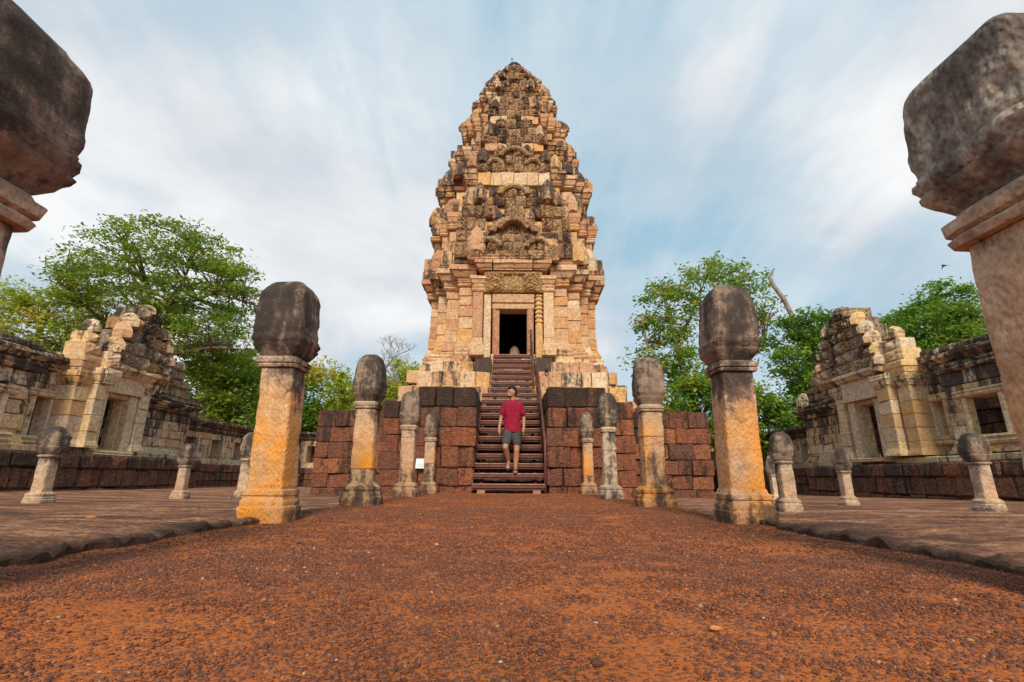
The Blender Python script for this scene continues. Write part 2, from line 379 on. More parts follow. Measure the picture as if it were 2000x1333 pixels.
def lathe(cx, cy, prof, n=24, sq=2.0, rot=0.0, tilt=(0, 0)):
    """rings of a superellipse; prof = (z, half width, squareness exponent or None)"""
    V, F = [], []
    for k, lv in enumerate(prof):
        z, r = lv[0], lv[1]; e = lv[2] if len(lv) > 2 else sq
        for i in range(n):
            t = 2 * math.pi * (i + .5) / n; c, s_ = math.cos(t), math.sin(t)
            x = math.copysign(abs(c) ** (2 / e), c) * r; y = math.copysign(abs(s_) ** (2 / e), s_) * r
            if rot: x, y = x * math.cos(rot) - y * math.sin(rot), x * math.sin(rot) + y * math.cos(rot)
            V.append((cx + x + tilt[0] * z, cy + y + tilt[1] * z, z))
        if k:
            q = n * k
            for i in range(n):
                j = (i + 1) % n; F.append((q - n + i, q - n + j, q + j, q + i))
    F.append(tuple(range(n - 1, -1, -1))); F.append(tuple(range(len(V) - n, len(V))))
    return V, F
def span(a, b, step, var=.3):
    n = max(1, round((b - a) / step)); t = [a]
    for i in range(1, n): t.append(a + (b - a) * (i + U(-var, var)) / n)
    return t + [b]

# ------------------------------------------------------------------ ground, pavement
def smooth01(t): t = max(0, min(1, t)); return t * t * (3 - 2 * t)
def pave_z(x, y):
    k = .018 if x > 0 else .018 - .010 * smooth01((-x - 4) / 4)
    return .030 - k * max(0, y - 3)
def sheet(name, xs, ys, zf, mat, **kw):
    V = [(x, y, zf(x, y)) for y in ys for x in xs]; n = len(xs)
    F = [(j * n + i, j * n + i + 1, (j + 1) * n + i + 1, (j + 1) * n + i) for j in range(len(ys) - 1) for i in range(n - 1)]
    return struct(add_obj(name, V, F, mat, **kw))
gx = sorted(set([-400, -120, -40, -20, -12, -8, -5, -3.6] + [round(-2.6 + .1 * i, 3) for i in range(53)] + [3.6, 5, 8, 12, 20, 40, 120, 400]))
gy = [-60, -20, -6, -2] + [round(-1 + .12 * i, 3) for i in range(110)] + [13, 15, 18, 24, 34, 60, 120, 300, 900]
def gravel_z(x, y):
    return -.35 * smooth01((abs(x) - 1.75) / .8) + .012 * mn.noise(Vector((x * 1.7, y * 1.7, 0))) + .004 * mn.noise(Vector((x * 7, y * 7, 3)))
sheet('ground', gx, gy, gravel_z, M_GRAVEL, smooth=True)
V, F = box(-400, 400, 28, 900, -.6, -.12)
struct(add_obj('grass_ground', V, F, M_EARTH))
def pavement(sgn, label):
    ys = [round(-1.5 + .03 * i, 3) for i in range(220)] + [round(5.1 + .25 * i, 3) for i in range(56)]
    us = [0, .012, .03, .06, .1, .14, .19, .25, .32, .4, .5, .62, .76, .95, 1.3, 1.8, 2.5, 3.4, 4.5, 6, 8, 11]
    V, D = [], []
    for y in ys:
        e = 1.62 + .05 * mn.noise(Vector((y * 1.1, sgn * 5, 0))) + .05 * mn.noise(Vector((y * 4.2, sgn * 3, 1))) + .035 * mn.noise(Vector((y * 11, sgn, 2))) + .02 * mn.noise(Vector((y * 27, sgn, 2)))
        if sgn > 0: e -= .02
        V.append((sgn * (e + .03), y, -.12)); D.append(.8)
        for u in us:
            x = e + u; edge = math.exp(-u / .12)
            z = pave_z(sgn * x, y) - .012 * (u < .01) + .014 * mn.noise(Vector((x * 6, y * 6, sgn))) * (1 if u < 4 else .4) + (.012 + edge * .022) * mn.noise(Vector((x * 15, y * 15, 4)))
            V.append((sgn * x, y, z)); D.append(min(.75, .9 * math.exp(-u / .11)))
    n = len(us) + 1; F = []
    for j in range(len(ys) - 1):
        for i in range(n - 1):
            q = (j * n + i, j * n + i + 1, (j + 1) * n + i + 1, (j + 1) * n + i); F.append(q if sgn > 0 else q[::-1])
    o = struct(add_obj('pavement', V, F, M_PAVE, dirt=D)); o['label'] = label
pavement(-1, 'worn laterite pavement left of the gravel path'); pavement(1, 'worn laterite pavement right of the gravel path')

def pebbles():
    rg = np.random.default_rng(3)
    t = (1 + 5 ** .5) / 2
    ico = np.array([(-1, t, 0), (1, t, 0), (-1, -t, 0), (1, -t, 0), (0, -1, t), (0, 1, t), (0, -1, -t), (0, 1, -t), (t, 0, -1), (t, 0, 1), (-t, 0, -1), (-t, 0, 1)]) / math.hypot(1, t)
    fa = np.array([(0, 11, 5), (0, 5, 1), (0, 1, 7), (0, 7, 10), (0, 10, 11), (1, 5, 9), (5, 11, 4), (11, 10, 2), (10, 7, 6), (7, 1, 8), (3, 9, 4), (3, 4, 2), (3, 2, 6), (3, 6, 8), (3, 8, 9), (4, 9, 5), (2, 4, 11), (6, 2, 10), (8, 6, 7), (9, 8, 1)])
    octa = np.array([(1, 0, 0), (0, 1, 0), (-1, 0, 0), (0, -1, 0), (0, 0, 1), (0, 0, -1)], float)
    fo = np.array([(0, 1, 4), (1, 2, 4), (2, 3, 4), (3, 0, 4), (1, 0, 5), (2, 1, 5), (3, 2, 5), (0, 3, 5)])
    VV, FF, RR, base = [], [], [], 0
    for sh, fc, n, y0, y1, a, b, fall in ((ico, fa, 34000, .45, 2.1, .0022, .0050, .35), (octa, fo, 60000, .45, 2.0, .0013, .0034, .3), (octa, fo, 52000, 1.5, 5.0, .0032, .0068, .7), (octa, fo, 22000, 3.5, 9.0, .0045, .008, .6), (ico, fa, 1500, .45, 3.2, .005, .009, .6)):
        X, Y, Z, Sz = [], [], [], []
        while len(X) < n:
            y = math.sqrt(U(y0 * y0, y1 * y1)); x = U(-1, 1) * min(1.62, 1.15 * y + .15)
            d = mn.noise(Vector((x * 2.1, y * 2.1, 11))) + .6 * mn.noise(Vector((x * 6.5, y * 6.5, 5)))
            if U(-.68, .35) > d * 1.15 + .27 or U(0, 1) < (y - y0) / (y1 - y0) * fall: continue
            X.append(x); Y.append(y); Z.append(gravel_z(x, y)); Sz.append(a + (b - a) * U(0, 1) ** 1.8)
        k = len(sh); c = np.stack([X, Y, Z], 1); s = np.array(Sz)
        P = sh[None] * (1 + rg.uniform(-.40, .36, (n, k, 1))) * np.stack([rg.uniform(.8, 1.5, n), rg.uniform(.8, 1.3, n), rg.uniform(.4, .95, n)], 1)[:, None]
        an = rg.uniform(0, 6.28, n); ca, sa = np.cos(an)[:, None], np.sin(an)[:, None]
        P = np.stack([P[..., 0] * ca - P[..., 1] * sa, P[..., 0] * sa + P[..., 1] * ca, P[..., 2]], 2) * s[:, None, None] + c[:, None]
        P[..., 2] += s[:, None] * .22
        VV.append(P.reshape(-1, 3)); FF.append((fc[None] + k * np.arange(n)[:, None, None]).reshape(-1, 3) + base); RR.append(np.repeat(rg.uniform(0, 1, n), k)); base += n * k
    big_mesh('gravel_stones', np.concatenate(VV), np.concatenate(FF), M_PEB, np.concatenate(RR))
def big_mesh(name, V, F, mat, rnd, parent=None, stuff=True):
    me = bpy.data.meshes.new(name); k = F.shape[1]
    me.vertices.add(len(V)); me.vertices.foreach_set('co', np.ascontiguousarray(V, dtype=np.float32).ravel())
    me.loops.add(F.size); me.loops.foreach_set('vertex_index', np.ascontiguousarray(F, dtype=np.int32).ravel())
    me.polygons.add(len(F)); me.polygons.foreach_set('loop_start', np.arange(0, F.size, k, dtype=np.int32))
    me.polygons.foreach_set('loop_total', np.full(len(F), k, dtype=np.int32))
    a = me.attributes.new('rnd', 'FLOAT', 'POINT'); a.data.foreach_set('value', np.asarray(rnd, dtype=np.float32))
    me.materials.append(mat); me.update(calc_edges=True); me.validate()
    o = bpy.data.objects.new(name, me); COL.objects.link(o)
    if parent: o.parent = parent
    elif stuff: o['kind'] = 'stuff'; o['label'] = 'loose red brown gravel stones on the path'; o['category'] = 'gravel'
    return o
pebbles()

# ------------------------------------------------------------------ laterite terrace with bastions
ter = thing('laterite_terrace', 'red laterite block terrace with two bastions flanking the metal staircase', 'terrace', (0, 10.5, 0))
LB = Pieces(ter, 'laterite_block', M_LAT, 290)
def lat_wall(fr, x0, x1, yf, zs, step, exL, exR, depth=.5, topdirt=.85, c=.03, skip=None):
    for k in range(len(zs) - 1):
        t = span(x0, x1, step, .28)
        for i in range(len(t) - 1):
            p = U(-.025, .02); top = k == len(zs) - 2
            LB.add(stack(t[i], t[i + 1], yf, yf + depth, wall_lv(zs[k], zs[k + 1] - .001, c * .62, p), exL and i == 0, exR and i == len(t) - 2, c * .62, .010, .002), fr, dirt=topdirt * U(.8, 1.1) if top else U(.05, .5) if k < len(zs) - 3 else U(.2, .75))
ZB = [-.2, .13, .46, .85, 1.22, 1.61, 2.02]
for sg in (-1, 1):
    a, b = (.69, 1.86) if sg > 0 else (-1.82, -.70)
    lat_wall(fr_S(0, 0), a, b, 9.5, ZB, .42, True, True, .6, 1.0, .04)
    # flanks of the bastions
    lat_wall(fr_W(a, 0) if sg > 0 else fr_E(b, 0), -12.2 if sg > 0 else 10.13, -10.13 if sg > 0 else 12.2, 0, ZB, .6, False, False, .45, 1.0, .04)
    lat_wall(fr_E(b, 0) if sg > 0 else fr_W(a, 0), 10.13 if sg > 0 else -10.6, 10.6 if sg > 0 else -10.13, 0, ZB, .6, False, False, .45, .8, .04)
    x0, x1 = (1.9, 2.62) if sg > 0 else (-2.75, -1.88)
    lat_wall(fr_S(0, 0), x0, x1, 10.45, [-.25, .1, .43, .78, 1.15, 1.5, 1.88], .38, sg < 0, sg > 0, .5, .75)
    x0, x1 = (2.66, 4.42) if sg > 0 else (-4.35, -2.79)
    lat_wall(fr_S(0, 0), x0, x1, 10.98, [-.35, .05, .35, .68, 1.02, 1.36, 1.74], .40, sg < 0, sg > 0, .5, .75)
    lat_wall(fr_E(x1, 0) if sg > 0 else fr_W(x0, 0), 11.5 if sg > 0 else -20, 20 if sg > 0 else -11.5, 0, [-.35, .35, 1.02, 1.74], .9, False, False, .4, .75)
LB.done()
add_obj('terrace_fill', *merge(box(-4.2, 4.2, 11.35, 20, -.3, 1.68), box(-2.5, -1.1, 10.8, 11.4, -.3, 1.8), box(1.1, 2.5, 10.8, 11.4, -.3, 1.8), box(.9, 1.6, 9.95, 12.4, -.3, 1.93), box(-1.6, -.9, 9.95, 12.4, -.3, 1.93)), M_LATD, ter, rnd=.4, dirt=.5, och=0)
SB = Pieces(ter, 'stone_step', M_LATD)
for k in range(7):
    z = -.1 + .31 * k; y = 9.72 + .34 * k
    t = span(-.62, .62, .3)
    for i in range(len(t) - 1): SB.add(stack(t[i], t[i + 1], y, y + .8, wall_lv(z, z + .28, .02), c=.02, jit=.01), dirt=U(.1, .6))
SB.done()

# ------------------------------------------------------------------ sandstone tower
TX, TY = .03, 16.0
tw = thing('sandstone_tower', 'tall tiered sandstone temple tower with carved pediments and a dark doorway', 'tower', (TX, TY, 1.7))
WB = Pieces(tw, 'wall_block', M_TOWER); CB = Pieces(tw, 'cornice_block', M_TOWER); PB = Pieces(tw, 'plinth_block', M_TOWER)
AF = Pieces(tw, 'antefix', M_TOWER); CB2 = Pieces(tw, 'neck_block', M_TOWER); RB = Pieces(tw, 'carved_block', M_CARVE); AR = Pieces(tw, 'pediment_arch', M_CARVE)
FS, FE, FW = fr_S(TX, TY), fr_E(TX, TY), fr_W(TX, TY)
BB = (1.2, 1.62, 2.05); EE = (2.68, 2.36, 2.05)
def ring(z0, z1, P, kind='w', o0=0, o1=0, style=0, bay=True, step=.46, dirt=.16, gone=.05, wide=1.0):
    s = P / 2.68; b = [q * s * wide for q in BB]; e = [q * s for q in EE]
    b[2] = e[2]; b[1] = min(b[1], (b[0] + b[2]) / 2)
    pc = WB if kind == 'w' else CB if kind == 'c' else PB
    def lv(p):
        return wall_lv(z0, z1, .016, p) if kind == 'w' or o1 == o0 else [(z, o + p) for z, o in corn_lv(z0, z1, o0, o1, style)]
    for f, (fr, fc) in enumerate(((FS, 1.), (FE, .35), (FW, .35))):
        if bay or f:
            t = span(-b[0], b[0], step, .25)
            for i in range(len(t) - 1):
                pc.add(stack(t[i], t[i + 1], -e[0], -e[0] + .6 * s, lv(U(-.03, .025)), i == 0, i == len(t) - 2, .016, .008), fr, dirt=dirt + U(-.15, .3), face=fc)
        for sg in (-1, 1):
            x0, x1 = (b[0] - .12, b[1]) if sg > 0 else (-b[1], -b[0] + .12)
            pc.add(stack(x0, x1, -e[1], -e[1] + .7 * s, lv(U(-.02, .02)), sg < 0, sg > 0, .016, .008), fr, dirt=dirt + U(-.15, .3), face=fc)
            if f == 0:
                if random.random() < gone: continue
                x0, x1 = (b[1] - .1, b[2]) if sg > 0 else (-b[2], -b[1] + .1)
                pc.add(stack(x0, x1, -e[2], -e[2] + .8 * s, lv(U(-.02, .02)), sg < 0, sg > 0, .016, .008), fr, dirt=dirt + U(-.15, .3), face=fc)
    return b, e
def antefixes(z, P, h, wd, dirt=.35, gone=.12):
    s = P / 2.68; b = [q * s for q in BB]; e = [q * s for q in EE]
    for f, (fr, fc) in enumerate(((FS, 1.), (FE, .4), (FW, .4))):
        spots = [(sg * b[1] * .97 - sg * wd * .45, e[1]) for sg in (-1, 1)] + [(sg * (b[2] - wd * .5), e[2]) for sg in (-1, 1)]
        if f: spots += [(0, e[0]), (-b[0] * .55, e[0]), (b[0] * .55, e[0]), (-b[0] + wd * .4, e[0]), (b[0] - wd * .4, e[0])]
        else: spots += [(-b[0] + wd * .4, e[0]), (b[0] - wd * .4, e[0])]
        for x, q in spots:
            if random.random() < gone: continue
            k = U(.8, 1.15)
            if random.random() < (.5 if f else .35):
                AF.add(stack(x - wd * .42, x + wd * .42, -q - .02, -q + .3 * s, wall_lv(z, z + h * U(.4, .7), .03), True, True, .03, .02), fr, dirt=dirt + U(-.1, .4), face=fc)
            else:
                AF.add(leafslab(x, z, wd * k, h * k, -q - .03, U(.24, .34) if f else .2, .04), fr, dirt=dirt + U(-.2, .4), face=fc)
# base mouldings
ring(2.95, 3.32, 2.98, 'p', 0, 0, dirt=.15)
ring(3.32, 3.62, 2.89, 'p', 0, .05, 2, bay=False, dirt=.05)
ring(3.62, 3.86, 2.80, 'p', 0, .05, 1, bay=False, dirt=.05)
ring(3.86, 4.14, 2.72, 'p', -.03, .06, 2, bay=False, dirt=.0)
# cella wall
for z0, z1 in ((4.14, 4.5), (4.5, 4.86), (4.86, 5.22), (5.22, 5.52), (5.52, 5.78)): ring(z0, z1, 2.66, bay=False, dirt=-.1, step=.5)
ring(5.78, 6.0, 2.68, 'c', 0, .08, 1, bay=False, dirt=.0)
ring(6.0, 6.42, 2.70, 'c', .04, .26, 0, bay=False, dirt=.25)
ring(6.42, 6.62, 2.9, 'c', -.02, .06, 1, bay=True, dirt=.35, wide=1.0)
antefixes(6.62, 2.92, .85, .5)
# tiers: attic wall, cornice, antefixes
def tier(z0, z1, z2, z3, Pw, Pc, ah, aw, d=.2):
    n = max(1, round((z1 - z0) / .36)); hs = [z0 + (z1 - z0) * i / n for i in range(n + 1)]
    for a, b in zip(hs, hs[1:]): ring(a, b, Pw, dirt=d, step=.42 * max(.6, Pw / 2.68))
    ring(z1, z2, Pw + .03, 'c', 0, .07, 1, bay=False, dirt=d)
    ring(z2, z3, Pw + .05, 'c', .02, Pc - Pw - .05, 0, bay=False, dirt=d + .1)
    antefixes(z3, Pc - .05, ah, aw, .35 + d * .5)
tier(6.62, 7.85, 8.05, 8.45, 2.66, 2.80, .78, .46, .2)
tier(8.45, 9.35, 9.5, 9.9, 2.48, 2.68, .72, .44, .2)
tier(9.9, 10.72, 10.86, 11.2, 2.13, 2.31, .66, .4, .2)
tier(11.2, 12.1, 12.26, 12.62, 1.77, 1.93, .58, .36, .22)
tier(12.62, 13.36, 13.5, 13.78, 1.45, 1.61, .48, .32, .22)
tier(13.78, 14.26, 14.36, 14.58, 1.12, 1.27, .38, .28, .25)
tier(14.58, 14.92, 15.02, 15.2, .83, .95, .3, .22, .25)
tier(15.2, 15.42, 15.5, 15.64, .48, .62, .18, .14, .2)
WB.done()
# solid core with a hollow cella behind the door
s1 = [box(TX - 1.95, TX - .75, TY - 2.0, TY + 2.4, 1.7, 6.6), box(TX + .75, TX + 1.95, TY - 2.0, TY + 2.4, 1.7, 6.6), box(TX - .75, TX + .75, TY + 1.9, TY + 2.4, 1.7, 6.6),
      box(TX - .75, TX + .75, TY - 2.45, TY + 1.9, 1.7, 3.6), box(TX - .75, TX + .75, TY - 2.45, TY + 1.9, 5.5, 6.6), box(TX - 2.5, TX + 2.5, TY - .9, TY + .9, 1.7, 6.6)]
s1 = [s1[0], s1[1], s1[2], s1[3], s1[4], box(TX - 2.45, TX - 1.95, TY - .95, TY + .95, 1.7, 6.6), box(TX + 1.95, TX + 2.45, TY - .95, TY + .95, 1.7, 6.6)]
for z0, z1, p in ((6.6, 8.45, 2.1), (8.45, 9.9, 1.9), (9.9, 11.2, 1.6), (11.2, 12.62, 1.3), (12.62, 13.78, 1.05), (13.78, 14.58, .8), (14.58, 15.2, .55), (15.2, 15.64, .32)):
    s1.append(box(TX - p, TX + p, TY - p * .7, TY + p * 1.1, z0, z1)); s1.append(box(TX - p * .5, TX + p * .5, TY - p, TY + p * 1.1, z0, z1 - .01))
    s1.append(box(TX - p * .75, TX + p * .75, TY - p * .88, TY + p * 1.1, z0, z1 - .005))
add_obj('masonry_core', *merge(*s1), M_TOWER, tw, rnd=.35, dirt=.35, och=0)
# lining added inside the cella, painted near black to stand for interior shade
add_obj('shade_lining', *merge(box(TX - .76, TX - .70, TY - 2.0, TY + 1.9, 3.58, 5.52), box(TX + .70, TX + .76, TY - 2.0, TY + 1.9, 3.58, 5.52), box(TX - .70, TX + .70, TY + 1.8, TY + 1.88, 3.58, 5.52), box(TX - .70, TX + .70, TY - 1.9, TY + 1.8, 3.59, 3.625), box(TX - .70, TX + .70, TY - 1.9, TY + 1.8, 5.45, 5.49)), simple('shade_black_stone', (.03, .025, .022), .95), tw)
# plinth of squared blocks in front
def plinth_row(x0, x1, y, z0, z1, step, d, exL=False, exR=False):
    t = span(x0, x1, step, .3)
    for i in range(len(t) - 1):
        PB.add(stack(t[i], t[i + 1], y, y + .7, wall_lv(z0, z1 - .003, .025, U(-.04, .03)), exL and i == 0, exR and i == len(t) - 2, .025, .012), dirt=d + U(-.2, .35))
for sg in (-1, 1):
    q = lambda a, b: (TX + a, TX + b) if sg > 0 else (TX - b, TX - a)
    for (a, b, y, z0, z1, st, d) in ((.62, 2.9, 11.95, 1.6, 2.08, .45, .15), (.62, 2.85, 12.1, 2.08, 2.5, .4, .15), (.6, 2.5, 12.4, 2.5, 2.95, .42, .2), (.58, 1.05, 12.62, 2.95, 3.36, .5, .75), (1.05, 2.2, 12.75, 2.95, 3.30, .36, .2),
                                    (2.85, 3.3, 13.3, 1.6, 2.3, .3, .2), (2.5, 3.1, 13.2, 2.3, 2.75, .3, .3), (2.2, 2.9, 13.15, 2.75, 3.12, .3, .2), (3.25, 3.6, 14.0, 1.6, 2.45, .3, .4)):
        plinth_row(*q(a, b), y, z0, z1, st, d, sg < 0, sg > 0)
t = span(TX - .6, TX + .6, .4)
for k, (z0, z1, y) in enumerate(((1.6, 2.2, 12.2), (2.2, 2.6, 12.45), (2.6, 3.0, 12.75), (3.0, 3.3, 13.0), (3.3, 3.56, 13.15))): plinth_row(TX - .62, TX + .62, y, z0, z1, .42, .2)
PB.done()
add_obj('plinth_fill', *merge(box(TX - 2.8, TX + 2.8, 12.7, 19, 1.6, 2.45), box(TX - 2.4, TX + 2.4, 13.05, 19, 2.4, 3.28), box(TX - 3.2, TX + 3.2, 14.2, 18, 1.6, 2.4)), M_TOWER, tw, rnd=.3, dirt=.4, och=0)
# doorway
def part(name, VF, mat, par, rnd=.3, dirt=0, och=0, label=None, smooth=False):
    o = add_obj(name, *VF, mat, par, smooth, rnd=rnd, dirt=dirt, och=och)
    if label: o['label'] = label
    return o
yD = -2.62
for sg in (-1, 1):
    a, b = (.40, .60) if sg > 0 else (-.60, -.40)
    part('door_jamb', [[FS(v) for v in stack(a, b, yD, yD + .6, [(3.6, 0), (5.2, 0)], c=.03, jit=.003)[0]], stack(a, b, yD, yD + .6, [(3.6, 0), (5.2, 0)], c=.03, jit=0)[1]], M_TOWER, tw, .66, .05)
    a, b = (.88, 1.17) if sg > 0 else (-1.17, -.88)
    for (z0, z1, o, st, rn) in ((3.6, 4.12, .06, 2, .1), (4.12, 5.5, 0, 3, .95 if sg > 0 else .62), (5.5, 5.72, .05, 1, .2), (5.72, 6.0, .10, 0, .5)):
        l = wall_lv(z0, z1, .012) if st == 3 else corn_lv(z0, z1, 0, o, st)
        V, F = stack(a, b, yD - .1, yD + .5, l, True, True, .012, .003)
        part('pilaster', ([FS(v) for v in V], F), M_TOWER, tw, rn, -.05 if st == 3 else .1)
# colonnettes
V, F = stack(-.86, -.64, yD - .05, yD + .3, [(3.55, 0), (5.46, 0)], c=.02, jit=.002); part('colonnette', ([FS(v) for v in V], F), M_TOWER, tw, 0.0, -.2)
pr = [(3.55, .11), (4.55, .11)]
z = 4.55
while z < 5.4: pr += [(z + .01, .085), (z + .05, .085), (z + .06, .115), (z + .09, .12), (z + .12, .115)]; z += .13
pr += [(5.46, .10)]
part('colonnette', lathe(TX + .75, TY + yD + .06, pr, 16, 3.5), M_TOWER, tw, .85, -.1)
part('door_head', ([FS(v) for v in stack(-.62, .62, yD - .01, yD + .5, [(5.02, 0), (5.18, 0), (5.2, .05), (5.44, .08), (5.46, .03)], c=.02, jit=.003)[0]], stack(-.62, .62, yD, yD + .5, [(0, 0)] * 5, c=.02, jit=0)[1]), M_TOWER, tw, .15, 0)
part('door_sill', box(TX - .62, TX + .62, TY + yD - .12, TY - .3, 3.5, 3.62), M_TOWER, tw, .5, .1)
# carved lintel
V, F = relief(-.86, .86, 5.48, 6.14, yD - .14, yD + .4, 'lintel', 44, 18, .11); part('lintel', ([FS(v) for v in V], F), M_CARVE, tw, .95, -.05, 0, 'carved foliage lintel above the doorway')
for (a, b, rn) in ((-1.0, -.62, .3), (-.60, .0, .5), (.0, .56, .2), (.58, .98, .6)):
    CB.add(stack(a, b, yD - .2, yD + .4, corn_lv(6.16, 6.44, .0, .14, 0), a < -.9, b > .9, .015, .01), FS, rn, .15)
CB.done()
# pediments
KINDS = ('spiral', 'foliage', 'rosette', 'scale', 'spiral', 'figure')
def pediment(z0, hw, h, yf, arch_r, rows=4, bw=.34, naga=True, top='rosette', arch=True):
    for r in range(rows):
        a = z0 + h * r / rows; b = z0 + h * (r + 1) / rows; f = hw * (1 - .62 * (r / rows) ** 1.5)
        t = span(-f, f, bw, .25)
        for i in range(len(t) - 1):
            m = abs((t[i] + t[i + 1]) / 2) < .3 * hw
            RB.add(relief(t[i], t[i + 1], a + U(-.02, .02), b + U(-.03, .03), yf + .05 * r + U(-.06, .05), yf + .6, 'figure' if m and r in (1, 2) and naga else random.choice(KINDS), amp=.085 if hw > .8 else .06), FS, dirt=(.1 if m else .35) + U(-.2, .35))
    cz = z0 + h * .50
    for k in ((0, 1) if arch else ()):
        AR.add(archband(0, cz, arch_r, arch_r + .10 * hw + .06, math.pi * (.08 + .42 * k), math.pi * (.50 + .42 * k) - .02, yf - .06, .3, 14, .022, .9), FS, dirt=.15 + U(-.1, .2))
    if naga:
        for sg in (-1, 1):
            if arch: AR.add(archband(sg * hw * .62, z0 + h * .2, arch_r * .5, arch_r * .5 + .08 * hw + .05, math.pi * .1, math.pi * .9, yf - .07, .3, 8, .025), FS, dirt=.2 + U(-.1, .3))
            RB.add(relief(sg * hw - .17 * hw, sg * hw + .17 * hw, z0 - .02, z0 + h * .32, yf - .06, yf + .5, 'spiral', amp=.1), FS, dirt=.35)
            RB.add(relief(sg * hw * 1.02 - .12 * hw, sg * hw * 1.02 + .13 * hw, z0 + h * .32, z0 + h * .58, yf - .02, yf + .5, 'scale', amp=.1), FS, dirt=.55)
    RB.add(relief(-.2 * hw - .06, .2 * hw + .06, z0 + h - .03, z0 + h + .24 * h, yf + .12, yf + .6, top, amp=.1), FS, dirt=.55)
    for sg in (-1, 1): AF.add(leafslab(sg * .42 * hw, z0 + h * .92, .3 * hw, .26 * h, yf + .12, .14), FS, dirt=.6)
pediment(6.46, 1.16, 1.5, -2.88, .56, 5, .34)
AR.add(archband(0, 7.32, .36, .46, .3, math.pi - .3, -2.98, .3, 18, .02, 1.0), FS, dirt=.1)
# wider backing pediment
for (z0, z1, a, b) in ((6.62, 7.1, 1.25, 1.78), (7.1, 7.5, 1.12, 1.75), (7.5, 7.95, .85, 1.72), (7.95, 8.35, .5, 1.6)):
    for sg in (-1, 1):
        t = span(a, b, .34, .2)
        for i in range(len(t) - 1):
            x0, x1 = sorted((sg * t[i], sg * t[i + 1])); RB.add(relief(x0, x1, z0, z1, -2.7 + U(-.05, .05), -2.1, random.choice(KINDS), amp=.08), FS, dirt=.2 + U(-.2, .4))
pediment(8.32, 1.0, .72, -2.64, .36, 2, .32, False)
pediment(9.62, 1.0, 1.0, -2.56, .36, 3, .32, True, 'figure')
pediment(10.95, .95, 1.0, -2.24, .36, 3, .34, True, 'rosette', False)
pediment(12.3, .78, .95, -1.88, .3, 3, .28, True, 'figure', False)
pediment(13.45, .62, .74, -1.55, .22, 3, .26, False, 'scale', False)
pediment(14.3, .46, .56, -1.2, .15, 2, .2, False, 'figure', False)
pediment(15.02, .3, .38, -.9, .08, 2, .16, False, 'rosette', False)
for (z0, z1, hw, yf) in ((9.14, 9.62, 1.14, -2.6), (10.66, 10.97, .98, -2.26), (11.98, 12.32, .84, -1.92), (13.2, 13.47, .68, -1.58), (14.1, 14.32, .52, -1.22), (8.1, 8.4, 1.2, -2.6)):
    t = span(-hw, hw, .4, .15)
    for i in range(len(t) - 1): CB2.add(stack(t[i], t[i + 1], yf, yf + .5, wall_lv(z0, z1, .015, U(-.02, .02)), c=.015, jit=.008), FS, random.choice((0., .04, .96)) if abs(t[i] + t[i + 1]) < .9 and z0 > 9 else U(0, 1), -.15 if abs(t[i] + t[i + 1]) < .9 else .15)
CB2.done(); RB.done(); AF.done(); AR.done()
part('crown_stone', lathe(TX, TY, [(15.6, .34), (15.75, .42), (15.85, .36), (15.95, .30), (16.05, .34), (16.15, .3)], 16, 2.6), M_TOWER, tw, .3, .5)
part('crown_cap', lathe(TX, TY, [(16.15, .3), (16.22, .32), (16.34, .25), (16.42, .12), (16.44, .02)], 16), M_DARK, tw, label='black dome cap on top of the tower')
part('lightning_rod', merge(tube([(TX - .1, TY, 16.4), (TX - .1, TY, 16.82)], .012, 6), tube([(TX - .16, TY, 16.72), (TX - .04, TY, 16.72)], .009, 6)), M_DARK, tw)
lg = add_obj('linga_stone', *lathe(.08, 14.75, [(3.63, .16), (3.95, .16), (4.1, .15), (4.2, .11), (4.25, .05), (4.26, .01)], 20), M_PILLAR, None, True, loc=(.08, 14.75, 3.63), rnd=.5, dirt=.0, och=0)
tag(lg, 'rounded grey stone just visible inside the dark doorway', 'stone')

# ------------------------------------------------------------------ metal staircase
st = thing('metal_staircase', 'red brown steel staircase with open treads climbing to the tower door', 'staircase', (0, 9.3, 0))
def tread(x0, x1, y, z, run):
    part('tread', merge(box(x0, x1, y, y + run * .82, z - .035, z), box(x0 - .004, x1 + .004, y - .018, y - .001, z - .05, z + .004), box(x0, x1, y + .012, y + .03, z - .085, z - .036)), M_WOOD if False else M_STEEL, st)
    part('tread_board', box(x0 + .004, x1 - .004, y - .034, y + run * .80, z + .005, z + .024), M_WOOD, st)
X0, X1 = -.725, .625
for k in range(12): tread(X0, X1, 9.35 + .222 * k, .15 + .1905 * k, .26)
for k in range(7): tread(-.535 + .004 * k, .515, 12.0 + .185 * k, 2.42 + .188 * k, .22)
for x, y0, z0, y1, z1 in ((X0 + .16, 9.32, -.02, 11.95, 2.24), (X1 - .16, 9.32, -.02, 11.95, 2.24), (-.42, 11.95, 2.26, 13.2, 3.52), (.40, 11.95, 2.26, 13.2, 3.52)):
    V, F = box(x - .03, x + .03, 0, 1, -.24, -.095); V = [(a, y0 + b * (y1 - y0), z0 + b * (z1 - z0) + c) for a, b, c in V]
    part('stringer', (V, F), M_STEEL, st)
part('foot_plate', merge(box(-.62, -.48, 9.28, 9.48, -.01, .06)), M_WOOD, st); part('foot_plate', merge(box(.40, .54, 9.28, 9.48, -.01, .06)), M_WOOD, st)
def rail(pts, r=.022): part('handrail', tube(pts, r, 10), M_STEEL, st, smooth=True)
rail([(.635, 9.37, -.02), (.635, 9.37, .93), (.635, 9.42, .99), (.635, 9.55, 1.10), (.635, 12.0, 3.06)], .026)
for y in (10.2, 11.1, 11.98): part('rail_post', tube([(.633, y, .15 + (y - 9.35) * .858 - .1), (.633, y, .98 + (y - 9.42) * .806)], .018, 8), M_STEEL, st, smooth=True)
